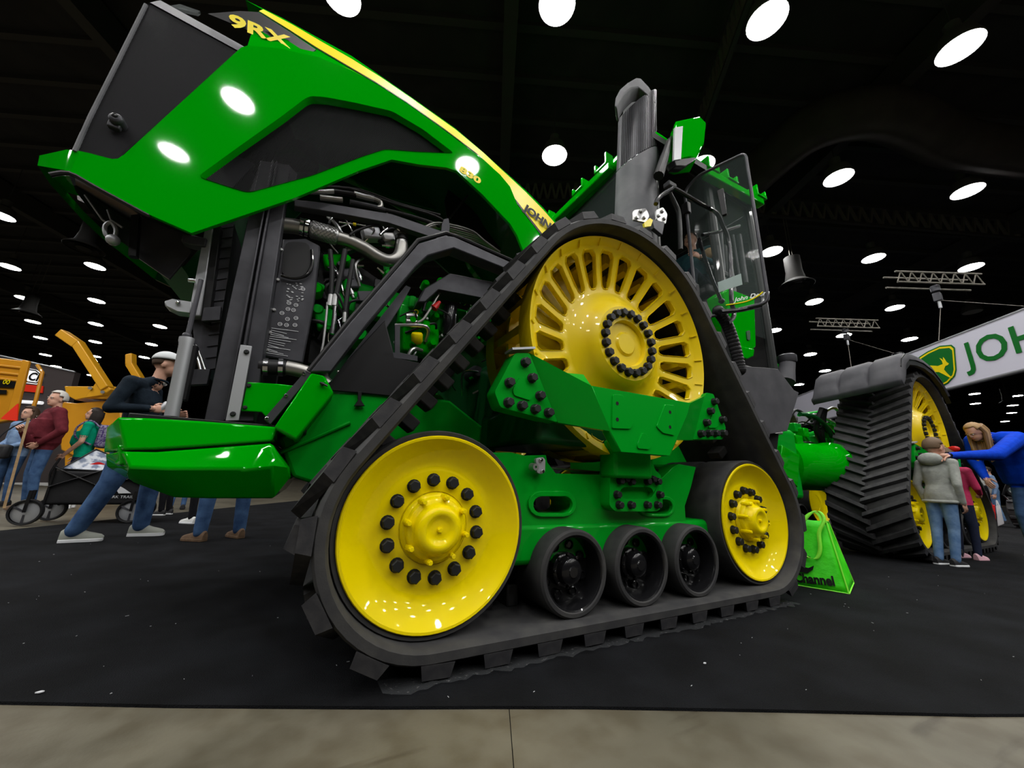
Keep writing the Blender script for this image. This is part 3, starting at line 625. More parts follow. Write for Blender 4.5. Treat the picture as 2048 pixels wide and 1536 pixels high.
# fan shroud panel with its printed pictograms
sh = TO('fan_shroud', plate_px(MB(), [(566, 478), (610, 476), (641, 492), (630, 600), (606, 727), (528, 713), (545, 600)], 0.98, 0.03), 'dark_metal', bevel=0.01)
TO('shroud_cover', plate_px(MB(), [(570, 482), (620, 485), (622, 530), (610, 550), (590, 556), (562, 548)], 0.965, 0.02, rnd=0.05), 'black', sh, bevel=0.006)
TO('shroud_hose', MB().tube(catmull(LY([(624, 500), (624, 530), (614, 550), (590, 557), (562, 551)], 0.955), 5), 0.010, 8), 'black_gloss', sh)
dc = MB(); EX = (PY(640, 560, .975) - PY(560, 548, .975)).normalized(); EZ = (PY(560, 500, .975) - PY(548, 600, .975)).normalized()
def ringpx(x, y, r, t=0.004):
    c = PY(x, y, 0.976); n = 12
    A = [c + EX * math.cos(2 * pi * k / n) * r + EZ * math.sin(2 * pi * k / n) * r for k in range(n + 1)]; B = [c + EX * math.cos(2 * pi * k / n) * (r - t) + EZ * math.sin(2 * pi * k / n) * (r - t) for k in range(n + 1)]; dc.strip(A, B)
rr = random.Random(5)
for x, y in ((578, 606), (592, 610), (576, 618), (587, 620), (564, 626), (575, 638), (592, 636), (560, 648), (573, 650), (590, 650), (606, 578)): ringpx(x, y, 0.013); c = PY(x + .5, y, .976); dc.bar(c - EX * .006, c + EX * .006, .004, .001, (0, 1, 0))
for k in range(34):
    x = rr.uniform(574, 606); y = rr.uniform(566, 602); c = PY(x, y, .976); dc.bar(c - EX * rr.uniform(.003, .007), c + EX * .006, .005, .001, (0, 1, 0))
for k in range(13):
    y = 664 + k * 4.1; x0 = 543 - k * .9; x1 = x0 + (54 if k in (0, 4) else rr.uniform(20, 48)); dc.bar(PY(x0, y - 8, .976), PY(x1, y + 1 - 2, .976), .0035, .001, (0, 1, 0))
TO('pictogram_print', dc, 'decal_white', sh, smooth=0)['kind'] = 'stuff'
for x, y in ((563, 500), (556, 560), (548, 620), (540, 665), (534, 700)): TO('bolt', MB().hexbolt(PY(x, y, .978), (0, -1, 0), 0.010, 0.012), 'steel', sh)
# pipes
ex = TO('exhaust_pipe', MB().tube(catmull(LY([(676, 476), (700, 483), (730, 497), (755, 513), (775, 521), (792, 518), (801, 505), (804, 488)], 0.98), 4), 0.046, 18), 'pipe')
TO('pipe_inlet', MB().tube(LY([(560, 450), (590, 453), (604, 456)], 0.98), 0.050, 18), 'pipe', ex)
br = MB(); q = [V(p) for p in LY([(620, 458), (676, 474)], 0.98)]
br.tube([q[0].lerp(q[1], t) for t in (0, .04, .12, .5, .88, .96, 1)], [0.050, 0.056, 0.058, 0.059, 0.058, 0.056, 0.050], 24); TO('braided_sleeve', br, 'steel', ex)
wv = MB()
ax_ = (q[1] - q[0]).normalized(); e1 = ax_.orthogonal().normalized(); e2 = ax_.cross(e1); Ls = (q[1] - q[0]).length
for s in (-1, 1):
    for k in range(14): wv.tube([q[0].lerp(q[1], .06 + .88 * t / 10) + (e1 * math.cos(s * t * .28 + k * 2 * pi / 14) + e2 * math.sin(s * t * .28 + k * 2 * pi / 14)) * 0.0595 for t in range(11)], 0.0028, 4)
TO('braid_wire', wv, 'steel', ex)['kind'] = 'stuff'
for x, y in ((604, 455), (614, 457)): c = PY(x, y, .98); TO('pipe_clamp', MB().lathe([(0.05, -.010), (0.056, -.010), (0.056, .010), (0.05, .010)], c, ax_, 24), 'chrome', ex); TO('clamp_screw', MB().box(c + V((0, -.058, .02)), (.03, .02, .018)), 'chrome', ex)
TO('pipe_elbow', MB().tube(LY([(804, 488), (803, 475), (797, 462)], 0.98), [0.044, 0.04, 0.04], 16), 'steel', ex); TO('pipe_boot', MB().tube(LY([(803, 482), (803, 474)], 0.98), 0.050, 18), 'black', ex)
ic = TO('charge_air_pipe', MB().tube(catmull(LY([(572, 735), (600, 741), (630, 752), (655, 770)], 0.88), 4), 0.042, 18), 'pipe')
TO('rubber_coupling', MB().tube(LY([(518, 733), (545, 735), (572, 736)], 0.88), [0.046, 0.048, 0.046], 20), 'black', ic)
for x, y in ((532, 734), (562, 735)): c = PY(x, y, .88); a = (PY(572, 736, .88) - PY(518, 733, .88)); TO('pipe_clamp', MB().lathe([(0.048, -.012), (0.053, -.012), (0.053, .012), (0.048, .012)], c, a, 24), 'chrome', ic)
# engine bay structure
TO('top_rail', MB().plate(LY([(588, 398), (640, 404), (785, 428), (895, 466), (895, 484), (780, 446), (640, 420), (588, 412)], 0.88), (0, 0.06, 0)), 'dark_metal', bevel=0.005)
TO('roll_arch', MB().plate(LY([(620, 744), (700, 645), (808, 521), (838, 486), (890, 471), (908, 473), (1030, 528), (1026, 543), (908, 496), (856, 511), (832, 533), (735, 648), (660, 744)], 0.70), (0, 0.12, 0)), 'dark_metal', bevel=0.008)
ed = TO('arch_seal', MB().tube(LY([(618, 742), (700, 640), (806, 517), (836, 481), (892, 466), (925, 478), (1025, 522)], 0.72), 0.016, 8), 'black')
TO('arch_inner_plate', plate_px(MB(), [(694, 720), (700, 750), (745, 700), (800, 615), (822, 575), (812, 570)], 0.86, 0.02), 'dark_metal', bevel=0.003)
TO('lower_arch', MB().plate(LY([(835, 604), (849, 576), (900, 546), (985, 563), (1040, 585), (1040, 612), (956, 594), (878, 579), (850, 604)], 0.86), (0, 0.16, 0)), 'dark_metal', bevel=0.008)
TO('panel_bracket', MB().plate(LY([(790, 650), (800, 650), (800, 705), (835, 712), (835, 722), (765, 712), (765, 705), (790, 705)], 0.84), (0, 0.02, 0)), 'dark_metal')
TO('green_bracket', plate_px(MB(), [(495, 764), (560, 768), (592, 772), (532, 834), (523, 824), (482, 822)], 0.80, 0.015), 'green', bevel=0.004)
for x, y in ((498, 771), (490, 815)): TO('bolt', MB().hexbolt(PY(x, y, .799), (0, -1, 0), 0.010, 0.012), 'bolt')
st = TO('support_strut', plate_px(MB(), [(612, 741), (624, 748), (540, 849), (527, 838)], 0.72, 0.03), 'dark_metal', bevel=0.004)
for x, y in ((608, 747), (572, 791), (534, 837)): TO('bolt', MB().hexbolt(PY(x, y, .719), (0, -1, 0), 0.009, 0.012), 'chrome', st)
TO('step_fairing', MB().plate(LY([(622, 746), (650, 752), (668, 786), (592, 882), (547, 856)], 0.66), (0, 0.30, 0)), 'green', bevel=0.012)
TO('fairing_latch', MB().ball(PY(645, 768, .65), 0.012).cyl(PY(640, 765, .64), PY(655, 772, .64), 0.006, 8), 'black_gloss')
TO('rubber_catch', MB().plate(LY([(716, 783), (724, 783), (722, 800), (730, 812), (708, 812), (716, 800)], 0.83), (0, 0.02, 0)), 'black', bevel=0.003)
TO('shade_panel', plate_px(MB(), [(640, 500), (700, 520), (760, 560), (700, 650), (640, 735), (615, 725)], 1.175, .01), 'black', bevel=.005)  # added black sheet imitating the shade of the engine bay under the hood
TO('shade_panel', plate_px(MB(), [(690, 725), (770, 640), (790, 715), (850, 728), (930, 725), (860, 800), (720, 786), (650, 780)], .84, .02), 'black', bevel=.005)  # second added black sheet, painted darkness below the arch
eng = TO('engine_block', MB().box((0.10, YC + .10, 1.62), (1.5, 0.52, 0.85)), 'dark_green', bevel=0.03)
er = random.Random(21)
TO('valve_cover', MB().box((0.10, YC, 2.10), (1.35, 0.42, 0.16)), 'cast_green', eng, bevel=0.03)
for k in range(6): TO('cylinder_head', MB().box((-0.5 + k * .24, YC - .24, 1.97), (0.17, 0.10, 0.16)).cyl((-0.5 + k * .24, YC - .3, 2.02), (-0.5 + k * .24, YC - .3, 2.12), .03, 12), 'cast_green', eng, bevel=0.012)
for k in range(9):
    c = V((er.uniform(-.6, .8), YC - .30, er.uniform(1.25, 1.9))); r = er.uniform(.03, .08)
    TO('engine_boss', MB().lathe([(0, -.1), (r * .7, -.1), (r, -.06), (r, .08)], c, (0, 1, 0), 18), ('cast_green', 'green', 'dark_metal')[k % 3], eng)
for k in range(16):
    a = V((er.uniform(-.65, .7), YC - .34 - er.uniform(0, .1), er.uniform(1.3, 2.05))); b = a + V((er.uniform(-.25, .3), er.uniform(-.05, .05), er.uniform(-.3, .3))); m_ = (a + b) / 2 + V((er.uniform(-.1, .1), -.05, .06))
    TO('engine_line', MB().tube(catmull([a, m_, b], 6), er.choice((.006, .009, .014)), 8), er.choice(('steel', 'black', 'pipe', 'chrome')), eng)
for k in range(22):
    c = V((er.uniform(-.65, .8), YC - .31, er.uniform(1.2, 2.05))); TO('engine_bolt', MB().hexbolt(c, (0, -1, 0), .014, .05), er.choice(('steel', 'cast_green', 'bolt')), eng)
pump = TO('fuel_pump', MB().plate(LY([(806, 700), (808, 640), (830, 628), (858, 640), (880, 660), (878, 712)], 1.0), (0, 0.15, 0)), 'green', eng, bevel=0.02)
for x, y, r in ((822, 645, .03), (848, 655, .036), (862, 690, .03), (825, 690, .024)): TO('pump_boss', MB().lathe([(0, -.07), (r * .75, -.07), (r, -.04), (r, .05)], PY(x, y, 1.0), (0, 1, 0), 18), 'green', eng)
TO('oil_filler_cap', MB().lathe([(0, 0.03), (.036, 0.03), (.042, 0.02), (.042, -.03), (.03, -.05)], PY(834, 674, .93), (-.2, -.5, .8), 22), 'decal_yellow', eng)
TO('dipstick_ring', MB().tube(ring(PY(832, 624, .95), .016, (0, 1, .3), 14), .004, 6, closed=True), 'decal_yellow', eng)
TO('oil_filter', MB().lathe([(0, -.14), (.05, -.14), (.056, -.12), (.056, .10), (.05, .12), (0, .12)], PY(899, 640, 1.0), (0, 0, 1), 26), 'black_gloss', eng)
TO('red_safety_cap', MB().lathe([(0, .05), (.012, .05), (.03, -.03), (0, -.035)], PY(872, 612, .92), (.5, 0, .85), 14), 'red', eng)
for i, (pts, r, mt, y) in enumerate((([(862, 575), (852, 600), (846, 622)], .012, 'black', .92), ([(880, 585), (868, 605), (856, 625), (845, 640), (834, 645)], .010, 'pipe', .92), ([(812, 632), (824, 632), (834, 634)], .022, 'steel', .95), ([(812, 642), (822, 643), (834, 645)], .018, 'steel', .95))): TO('fuel_line', MB().tube(catmull(LY(pts, y), 4), r, 10), mt, eng)
hoses = [([(660, 500), (664, 540), (662, 590)], .016, 'black'), ([(690, 500), (682, 545), (672, 592)], .018, 'black'), ([(706, 520), (696, 580), (690, 625)], .016, 'black'), ([(662, 590), (659, 612)], .018, 'steel'), ([(672, 590), (669, 612)], .020, 'steel'), ([(670, 612), (668, 640), (664, 668)], .014, 'chrome'), ([(655, 605), (652, 640), (646, 690), (640, 715)], .008, 'steel'), ([(676, 640), (682, 665), (676, 690)], .008, 'chrome'), ([(690, 622), (689, 645)], .014, 'steel'), ([(700, 470), (712, 462), (740, 452), (760, 450)], .010, 'black'), ([(760, 470), (774, 458), (790, 455), (800, 462)], .012, 'chrome')]
for pts, r, mt in hoses: TO('hydraulic_hose', MB().tube(catmull(LY(pts, .93), 4), r, 10), mt)
TO('yellow_plug', MB().cyl(PY(706, 448, .93), PY(712, 449, .93), .012, 12), 'decal_yellow')
for k in range(6):
    d = k * 4.5; TO('steel_line', MB().tube(catmull(LY([(838 + d, 462 - d * .3), (868 + d, 446 + d * .6), (905 + d * .4, 450 + d), (945 + d * .6, 462 + d), (970 + d * .6, 482 + d * .7), (1000, 504 + d * .3)], .96 + .012 * k), 4), .0085, 8), 'pipe')
TO('line_clamp', plate_px(MB(), [(888, 438), (897, 436), (900, 452), (898, 468), (882, 466), (884, 448)], .93, .02), 'dark_metal', bevel=0.002)
for pts, r, mt in (([(612, 383), (640, 384), (668, 383)], .018, 'steel'), ([(668, 383), (700, 388), (712, 390)], .020, 'black'), ([(708, 388), (730, 394), (748, 398)], .022, 'steel'), ([(748, 398), (760, 404), (762, 412), (755, 416)], .018, 'pipe'), ([(640, 395), (685, 400)], .020, 'pipe'), ([(700, 404), (740, 412), (770, 420)], .018, 'dark_metal'), ([(770, 420), (800, 427), (840, 438), (880, 452)], .016, 'black'), ([(620, 375), (700, 378), (780, 405), (870, 432), (895, 450)], .012, 'black'), ([(640, 372), (720, 380), (800, 408), (880, 430)], .010, 'black')): TO('hydraulic_hose', MB().tube(catmull(LY(pts, .98), 4), r, 10), mt)

# dense small fittings filling the engine bay
er = random.Random(77)
def in_bay(x, y): return (x > 642 - (y - 480) * .12) and (x + y * .86 < 1262) and y > 470
cnt = 0
while cnt < 46:
    x, y = er.uniform(630, 800), er.uniform(470, 700)
    if not in_bay(x, y): continue
    cnt += 1; c = PY(x, y, er.uniform(1.02, 1.12)); kind = cnt % 5
    if kind == 0: TO('engine_bracket', MB().box(c, (er.uniform(.04, .12), .04, er.uniform(.03, .10)), Matrix.Rotation(er.uniform(-.5, .5), 3, 'Y')), er.choice(('cast_green', 'dark_metal', 'black')), eng, bevel=.006)
    elif kind == 1: a = er.uniform(0, pi); d = V((math.cos(a), 0, math.sin(a))); TO('pipe_union', MB().tube([c - d * .04, c - d * .015, c - d * .014, c + d * .014, c + d * .015, c + d * .05], [.010, .010, .018, .018, .012, .012], 8), er.choice(('chrome', 'steel')), eng)
    elif kind == 2: r = er.uniform(.02, .05); TO('engine_boss', MB().lathe([(0, -.05), (r * .7, -.05), (r, -.03), (r, .05)], c, (0, 1, 0), 16), er.choice(('cast_green', 'green', 'dark_metal')), eng)
    else: TO('engine_line', MB().tube(catmull([c, c + V((er.uniform(-.1, .1), -.04, er.uniform(.05, .14))), c + V((er.uniform(-.2, .2), 0, er.uniform(.1, .3)))], 5), er.choice((.006, .009, .014)), 8), er.choice(('black', 'black', 'steel', 'chrome')), eng)
for x, y, w_, h_, mt in ((672, 525, .16, .10, 'green'), (742, 470, .14, .10, 'alu'), (776, 478, .10, .08, 'steel'), (700, 560, .10, .16, 'dark_metal'), (650, 640, .12, .14, 'cast_green')): TO('engine_cover', MB().box(PY(x, y, 1.08), (w_, .08, h_), Matrix.Rotation(-.35, 3, 'Y')), mt, eng, bevel=.015)
for x, y in ((850, 570), (880, 565), (930, 600), (945, 620), (915, 575), (870, 635), (845, 660)): TO('engine_boss', MB().lathe([(0, -.05), (.02, -.05), (.03, -.03), (.03, .05)], PY(x, y, 1.05), (0, 1, 0), 16), er.choice(('green', 'steel', 'black_gloss')), eng)
# ---------------------------------------------------------------- hood (swung up about its rear hinge)
side_out = [(160, 302), (178, 306), (224, 318), (236, 317), (248, 309), (472, 104), (482, 95), (495, 91), (560, 97), (632, 113), (700, 139), (760, 172), (822, 213), (900, 270), (965, 318), (1000, 349), (1020, 373), (1036, 412), (1062, 450), (1095, 492), (1068, 510), (1048, 505), (1034, 470), (1020, 447), (965, 389), (914, 342), (893, 335), (839, 329), (784, 319), (719, 341), (589, 396), (383, 466), (287, 424), (191, 372), (140, 345)]
win = [(396, 354), (470, 300), (560, 236), (610, 198), (622, 193), (651, 195), (709, 206), (784, 223), (845, 259), (908, 307), (835, 304), (770, 299), (726, 313), (623, 352), (497, 386), (463, 376)]
def side_panel():
    mb = MB(); mb.plate(LY(side_out, HY), (0, 0.025, 0), [roundpoly(LY(win, HY), 0.03, 3)]); return mb
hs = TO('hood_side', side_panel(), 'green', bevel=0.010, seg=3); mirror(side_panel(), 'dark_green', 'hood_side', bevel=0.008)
# sloped return around the window opening and the perforated screen set into it
wc = V((0, 0, 0)); W0 = roundpoly(LY(win, HY), 0.03, 3); W0c = sum((V(p) for p in W0), V((0, 0, 0))) / len(W0)
W1 = [V((p.x, HY + 0.045, p.z)) + (W0c - V(p)).normalized() * 0.012 for p in W0]
TO('window_return', MB().strip([V(p) - V((0, 0.004, 0)) for p in W0] + [V(W0[0]) - V((0, .004, 0))], W1 + [W1[0]]), 'green', hs)
TO('window_screen', MB().plate(W1, (0, 0.003, 0)), 'screen', hs, smooth=0)
ms = MB().plate([V((p.x, 2 * YC - p.y, p.z)) for p in W1], (0, 0.003, 0)); TO('window_screen', ms, 'screen', smooth=0)
# shoulder, stripe and roof
sh0 = LY([(495, 91), (560, 97), (632, 113), (700, 139), (760, 172), (822, 213), (900, 270), (965, 318), (1000, 349), (1020, 373), (1036, 412), (1062, 450), (1095, 492)], HY)
Lw_ = LY([(517, 24), (577, 62), (632, 98), (695, 135), (752, 168), (812, 206), (886, 259), (950, 307), (982, 336), (1000, 357), (1020, 392), (1050, 432), (1085, 478)], HY + 0.045)
Up_ = LY([(527, 20), (585, 50), (640, 82), (705, 119), (762, 155), (826, 199), (912, 260), (967, 306), (1000, 337), (1022, 357), (1052, 384), (1087, 419), (1125, 462)], HY + 0.085)
Si_ = LY([(491, 0), (565, 36), (630, 72), (702, 111), (760, 151), (825, 196), (911, 257), (966, 304), (1000, 335), (1022, 354), (1052, 381), (1087, 416), (1126, 460)], HY + 0.11)
n = len(sh0); l2, l3, l4 = Lw_, Up_, Si_; l5 = [p + V((0.01, 0.22, 0.05)) for p in l4]
mb = MB()
for a, b in ((sh0, l2), (l2, l3), (l3, l4), (l4, l5)): mb.strip(a, b); mb.strip([mir(p) for p in a], [mir(p) for p in b])
mb.strip(l5, [mir(p) for p in l5])
top = TO('hood_top', mb, 'green', smooth=30)
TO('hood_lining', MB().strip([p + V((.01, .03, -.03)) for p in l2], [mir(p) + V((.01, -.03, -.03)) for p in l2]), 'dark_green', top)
def off(pts, d): return [p + d for p in pts]
dn = V((0.05, -0.85, 0.25)).normalized() * 0.005
TO('yellow_stripe', MB().strip([a.lerp(b, .12) + dn for a, b in zip(l2, l3)], [a.lerp(b, .95) + dn for a, b in zip(l2, l3)]), 'decal_yellow', top)
TO('stripe_edge', MB().strip([a.lerp(b, .04) + dn * .8 for a, b in zip(l2, l3)], [a.lerp(b, .12) + dn * .8 for a, b in zip(l2, l3)]), 'decal_black', top)
# inner hood panels seen from below, dark green
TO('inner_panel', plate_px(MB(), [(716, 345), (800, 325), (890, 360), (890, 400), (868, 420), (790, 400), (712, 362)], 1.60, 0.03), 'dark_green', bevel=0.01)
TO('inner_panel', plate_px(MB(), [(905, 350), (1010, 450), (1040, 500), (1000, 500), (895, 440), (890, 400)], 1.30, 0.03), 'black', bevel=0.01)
TO('gas_strut', MB().cyl(PY(900, 436, 1.2), PY(940, 385, 1.2), .010, 8), 'dark_metal')
def in_plane(x, y): return PY(x, y, HY - 0.004)
ex830 = in_plane(966, 362) - in_plane(925, 335); lettering('model_number', '830', 0.082, in_plane(918, 341), ex830, in_plane(925, 325) - in_plane(917, 341), 'decal_yellow', hs, sx=1.55, offset=0.004)
# nose: black screen side, bezel, front wrap and lower green band
def nose():
    out = {}
    out['nose_screen'] = (MB().plate(LY([(150, 303), (226, 319), (238, 317), (476, 102), (300, 6), (292, 10)], HY + 0.012), (0, 0.01, 0)), 'grille_screen')
    return out
for nm, (mb, mt) in nose().items():
    TO(nm, mb, mt, smooth=0); mirror(nose()[nm][0], mt, nm, smooth=0)
F0 = [V(p) for p in LY([(150, 303), (180, 235), (235, 125), (292, 10)], HY + 0.01)]
F1 = [p + V((-0.10, 0.16, 0.0)) for p in F0]; F2 = [p + V((-0.15, 0.40, 0.0)) for p in F0]; F3 = [V((p.x - 0.16, YC, p.z)) for p in F0]
mb = MB()
for a, b in ((F0, F1), (F1, F2), (F2, F3)): mb.strip(a, b); mb.strip([mir(p) for p in a], [mir(p) for p in b])
TO('nose_front', mb, 'grey_plastic')
TO('nose_corner_trim', MB().tube(F0, .010, 8), 'grey_plastic'); mirror(MB().tube(F0, .010, 8), 'grey_plastic', 'nose_corner_trim')
# back liner behind screens so the nose is a closed dark box
TO('nose_liner', MB().plate(LY([(160, 303), (226, 319), (470, 110), (300, 15)], HY + 0.09), (0, 0.03, 0)).plate([mir(p) for p in LY([(160, 303), (226, 319), (470, 110), (300, 15)], HY + 0.09)], (0, -0.03, 0)), 'dark_metal')
camm = TO('nose_camera', MB().lathe([(0, -.05), (.02, -.05), (.03, -.04), (.032, .02)], PY(238, 248, HY), (0, 1, 0), 18).box(PY(232, 246, HY - .01), (.05, .03, .08)), 'dark_metal', bevel=0.006); TO('camera_lens', MB().lathe([(0, -.056), (.012, -.054), (.014, -.05)], PY(238, 246, HY), (0, 1, 0), 14), 'black_gloss', camm)
# top bezel (grey) from the nose tip back to the model badge
bz0 = LY([(292, 8), (300, 5), (476, 101), (495, 91), (560, 97), (640, 115)], HY + 0.006); bz1 = [p + V((0.02, 0.03, 0.085)) for p in bz0[:-1]] + [bz0[-1] + V((0.0, .01, .02))]
TO('nose_bezel', MB().strip(bz0, bz1), 'grey_plastic')
bz2 = [p + V((0.03, 0.10, 0.10)) for p in bz1[:-1]] + [bz1[-1] + V((.01, .04, .03))]; bz3 = [V((p.x - .1, YC, p.z + .06)) for p in bz2]
mb = MB().strip(bz1, bz2).strip(bz2, bz3).strip([mir(p) for p in bz0], [mir(p) for p in bz1]).strip([mir(p) for p in bz1], [mir(p) for p in bz2]).strip([mir(p) for p in bz2], bz3)
badge = TO('nose_cowl', mb, 'black_gloss')
TO('headlamp', MB().plate([PY(335, 12, .84), PY(360, 8, .84), PY(400, 22, .84), PY(395, 26, .84)], (0, 0.02, 0)), 'glass', badge)
bo = PY(457, 49, HY + .012); lettering('model_badge', '9RX', 0.135, bo, PY(548, 84, HY + .012) - bo, PY(470, 27, HY + .012) - bo, 'decal_yellow', badge, sx=1.35, offset=0.005)
TO('badge_plate', MB().plate(LY([(415, 27), (480, 22), (517, 24), (577, 62), (632, 99), (620, 108), (560, 94), (500, 62)], HY + .025), (0, .01, 0)), 'decal_black', badge)
# green lower band wrapping the nose
ba = LY([(160, 302), (133, 299)], HY); bb_ = LY([(146, 346), (134, 343)], HY)
A = [V(p) for p in ba]; B = [V(p) for p in bb_]
def wrap(a, zf): return [a, a + V((-0.03, 0.05, -0.005)), a + V((-0.13, 0.22, 0.0)), a + V((-0.17, 0.42, 0.02)), V((a.x - 0.18, YC, a.z + .03))]
U = wrap(A[0], 0); U[0] = V(PY(160, 302, HY)); Lw = wrap(V(PY(140, 345, HY)), 0)
U[1] = V(PY(133, 299, HY + .03)); Lw[1] = V(PY(128, 340, HY + .03))
U[2] = V(PY(79, 311, 1.0)); Lw[2] = V(PY(75, 331, 1.0))
U[3] = U[2] + V((-.03, .18, .01)); Lw[3] = Lw[2] + V((-.03, .18, .01)); U[4] = V((U[3].x - .01, YC, U[3].z + .01)); Lw[4] = V((Lw[3].x - .01, YC, Lw[3].z + .01))
In = [p + V((.10, .03, .01)) for p in U]
TO('nose_band', MB().strip(U, Lw).strip(U, In).strip([mir(p) for p in U], [mir(p) for p in Lw]), 'green', smooth=30, bevel=0)
# black lower lip of the nose and things hanging inside the open hood
lip = LY([(100, 350), (140, 347), (191, 374), (287, 426), (300, 432)], HY + 0.01)
TO('nose_lip', MB().tube(catmull(lip, 3), .012, 8), 'black')
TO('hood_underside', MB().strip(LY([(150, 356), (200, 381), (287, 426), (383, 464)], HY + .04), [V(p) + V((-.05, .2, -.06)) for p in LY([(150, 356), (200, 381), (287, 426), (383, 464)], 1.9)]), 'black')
TO('lining_panel', plate_px(MB(), [(280, 424), (325, 448), (375, 472), (383, 505), (338, 558), (268, 510)], 1.05, .02), 'dark_metal', bevel=.004)
TO('hood_hinge_arm', MB().plate(LY([(262, 430), (278, 428), (272, 512), (256, 510)], .98), (0, .04, 0)), 'black')
TO('horn_bracket', MB().tube(catmull(LY([(210, 452), (222, 445), (232, 460), (226, 478), (212, 470)], .95), 4, True), .010, 8, closed=True).ball(PY(226, 480, .95), .03), 'alu')
TO('prop_rod', MB().tube(LY([(170, 390), (205, 440), (218, 448)], .95), .006, 6).tube(LY([(215, 420), (222, 440), (245, 455)], .95), .006, 6), 'steel')
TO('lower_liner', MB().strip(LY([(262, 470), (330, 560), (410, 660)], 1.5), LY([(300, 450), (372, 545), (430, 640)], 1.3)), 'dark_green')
# stripe lettering on the flared rear end
YS = HY + 0.04; lettering('maker_name', 'JOHN DEERE', 0.108, PY(1048, 420, YS), PY(1112, 470, YS) - PY(1048, 420, YS), PY(1057, 404, YS) - PY(1048, 420, YS), 'decal_black', top, sx=1.05, offset=0.006)
# ---------------------------------------------------------------- exhaust / intake stack in front of the cab
SY = 0.62
def sx(px, py): return PY(px, py, SY).x
xl, xm, xr = sx(1233, 380), sx(1292, 380), sx(1312, 380); sc_, sr = V(((xl + xm) / 2 + .01, SY + .06, 0)), (xm - xl) / 2 * 1.03
zb, zt = 2.55, PY(1272, 160, SY).z
zl, zr = PY(1235, 322, SY).z, PY(1291, 296, SY).z
def stackring(z0f, z1f, r, a0, a1, n=28):
    A = []; B = []
    for k in range(n + 1):
        a = a0 + (a1 - a0) * k / n; p = sc_ + V((math.cos(a), math.sin(a), 0)) * r; t = (p.x - (sc_.x - sr)) / (2 * sr)
        A.append(V((p.x, p.y, z0f(t)))); B.append(V((p.x, p.y, z1f(t))))
    return A, B
cut = lambda t: zl + (zr - zl) * t
ztop = lambda t: PY(1236, 196, SY).z + (zt - PY(1236, 196, SY).z) * min(1, t * 1.15)
stk = TO('exhaust_stack', MB().strip(*stackring(lambda t: zb, lambda t: cut(t), sr, -pi - .3, .3)), 'grey_plastic')
TO('stack_grille', MB().strip(*stackring(lambda t: cut(t) + .01, lambda t: ztop(t) - .12, sr * .985, -pi - .3, .15)), 'dark_metal', stk)
gr_ = MB()
for k in range(34):
    a = -pi * .98 + k * pi * .98 / 33; p = sc_ + V((math.cos(a), math.sin(a), 0)) * sr * .988; t = (p.x - (sc_.x - sr)) / (2 * sr); gr_.bar(V((p.x, p.y, cut(t) + .015)), V((p.x, p.y, ztop(t) - .13)), .006, .010, p - sc_)
TO('grille_bars', gr_, 'black', stk)['kind'] = 'stuff'
TO('stack_cap', MB().plate(LY([(1229, 212), (1231, 195), (1240, 178), (1255, 165), (1272, 155), (1281, 156), (1298, 174), (1311, 194), (1311, 206), (1292, 187), (1277, 174), (1262, 176), (1246, 190), (1237, 204), (1234, 216)], SY - .16), V((ray(1270, 200).x, ray(1270, 200).y, 0)).normalized() * .17), 'grey_plastic', stk, bevel=.012)
cas = [PY(1291, 428, SY - .05), PY(1313, 428, SY - .05), PY(1310, 196, SY - .05), PY(1296, 172, SY - .05), PY(1274, 153, SY - .05), PY(1277, 172, SY - .05), PY(1291, 185, SY - .05)]
cas[0].x = cas[6].x = (cas[0].x + cas[6].x) / 2; cas[1].x = cas[2].x = (cas[1].x + cas[2].x) / 2
TO('stack_casing', MB().plate(cas, (0, 0.30, 0)), 'grey_plastic', stk, bevel=.02)
for k in range(4): TO('casing_bolt', MB().ball(PY(1291, 199 + k * 29, SY - .05), .012), 'bolt', stk)
TO('casing_notch', MB().box((xr - .03, SY - .06, PY(1305, 318, SY).z), (.10, .03, .03)), 'dark_metal', stk)
for pts, bs in (([(1268, 420), (1292, 416), (1299, 432), (1292, 445), (1268, 440)], [(1281, 423), (1273, 436), (1288, 436)]), ([(1312, 420), (1326, 414), (1335, 428), (1332, 448), (1314, 440)], [(1324, 423), (1317, 432), (1328, 438)])):
    b = TO('stack_bracket', plate_px(MB(), pts, SY - .22, .02, rnd=.02), 'steel', stk, bevel=.004)
    for x, y in bs: TO('bracket_bolt', MB().hexbolt(PY(x, y, SY - .22), (0, -1, 0), .018, .02), 'steel', stk)
TO('reflector', plate_px(MB(), [(1288, 446), (1300, 436), (1306, 440), (1302, 452), (1290, 454)], SY - .25, .02), 'decal_yellow', stk)
TO('corner_marker', plate_px(MB(), [(1304, 438), (1330, 444), (1325, 470), (1308, 456)], SY - .24, .04), 'dark_metal', stk, bevel=.005)
for o in [stk] + list(stk.children):                          # the stack leans back a little
    if o.name.split('.')[0] in ('exhaust_stack', 'stack_grille', 'grille_bars'):
        for v in o.data.vertices: v.co.x += .05 + .085 * (v.co.z - 3.2)
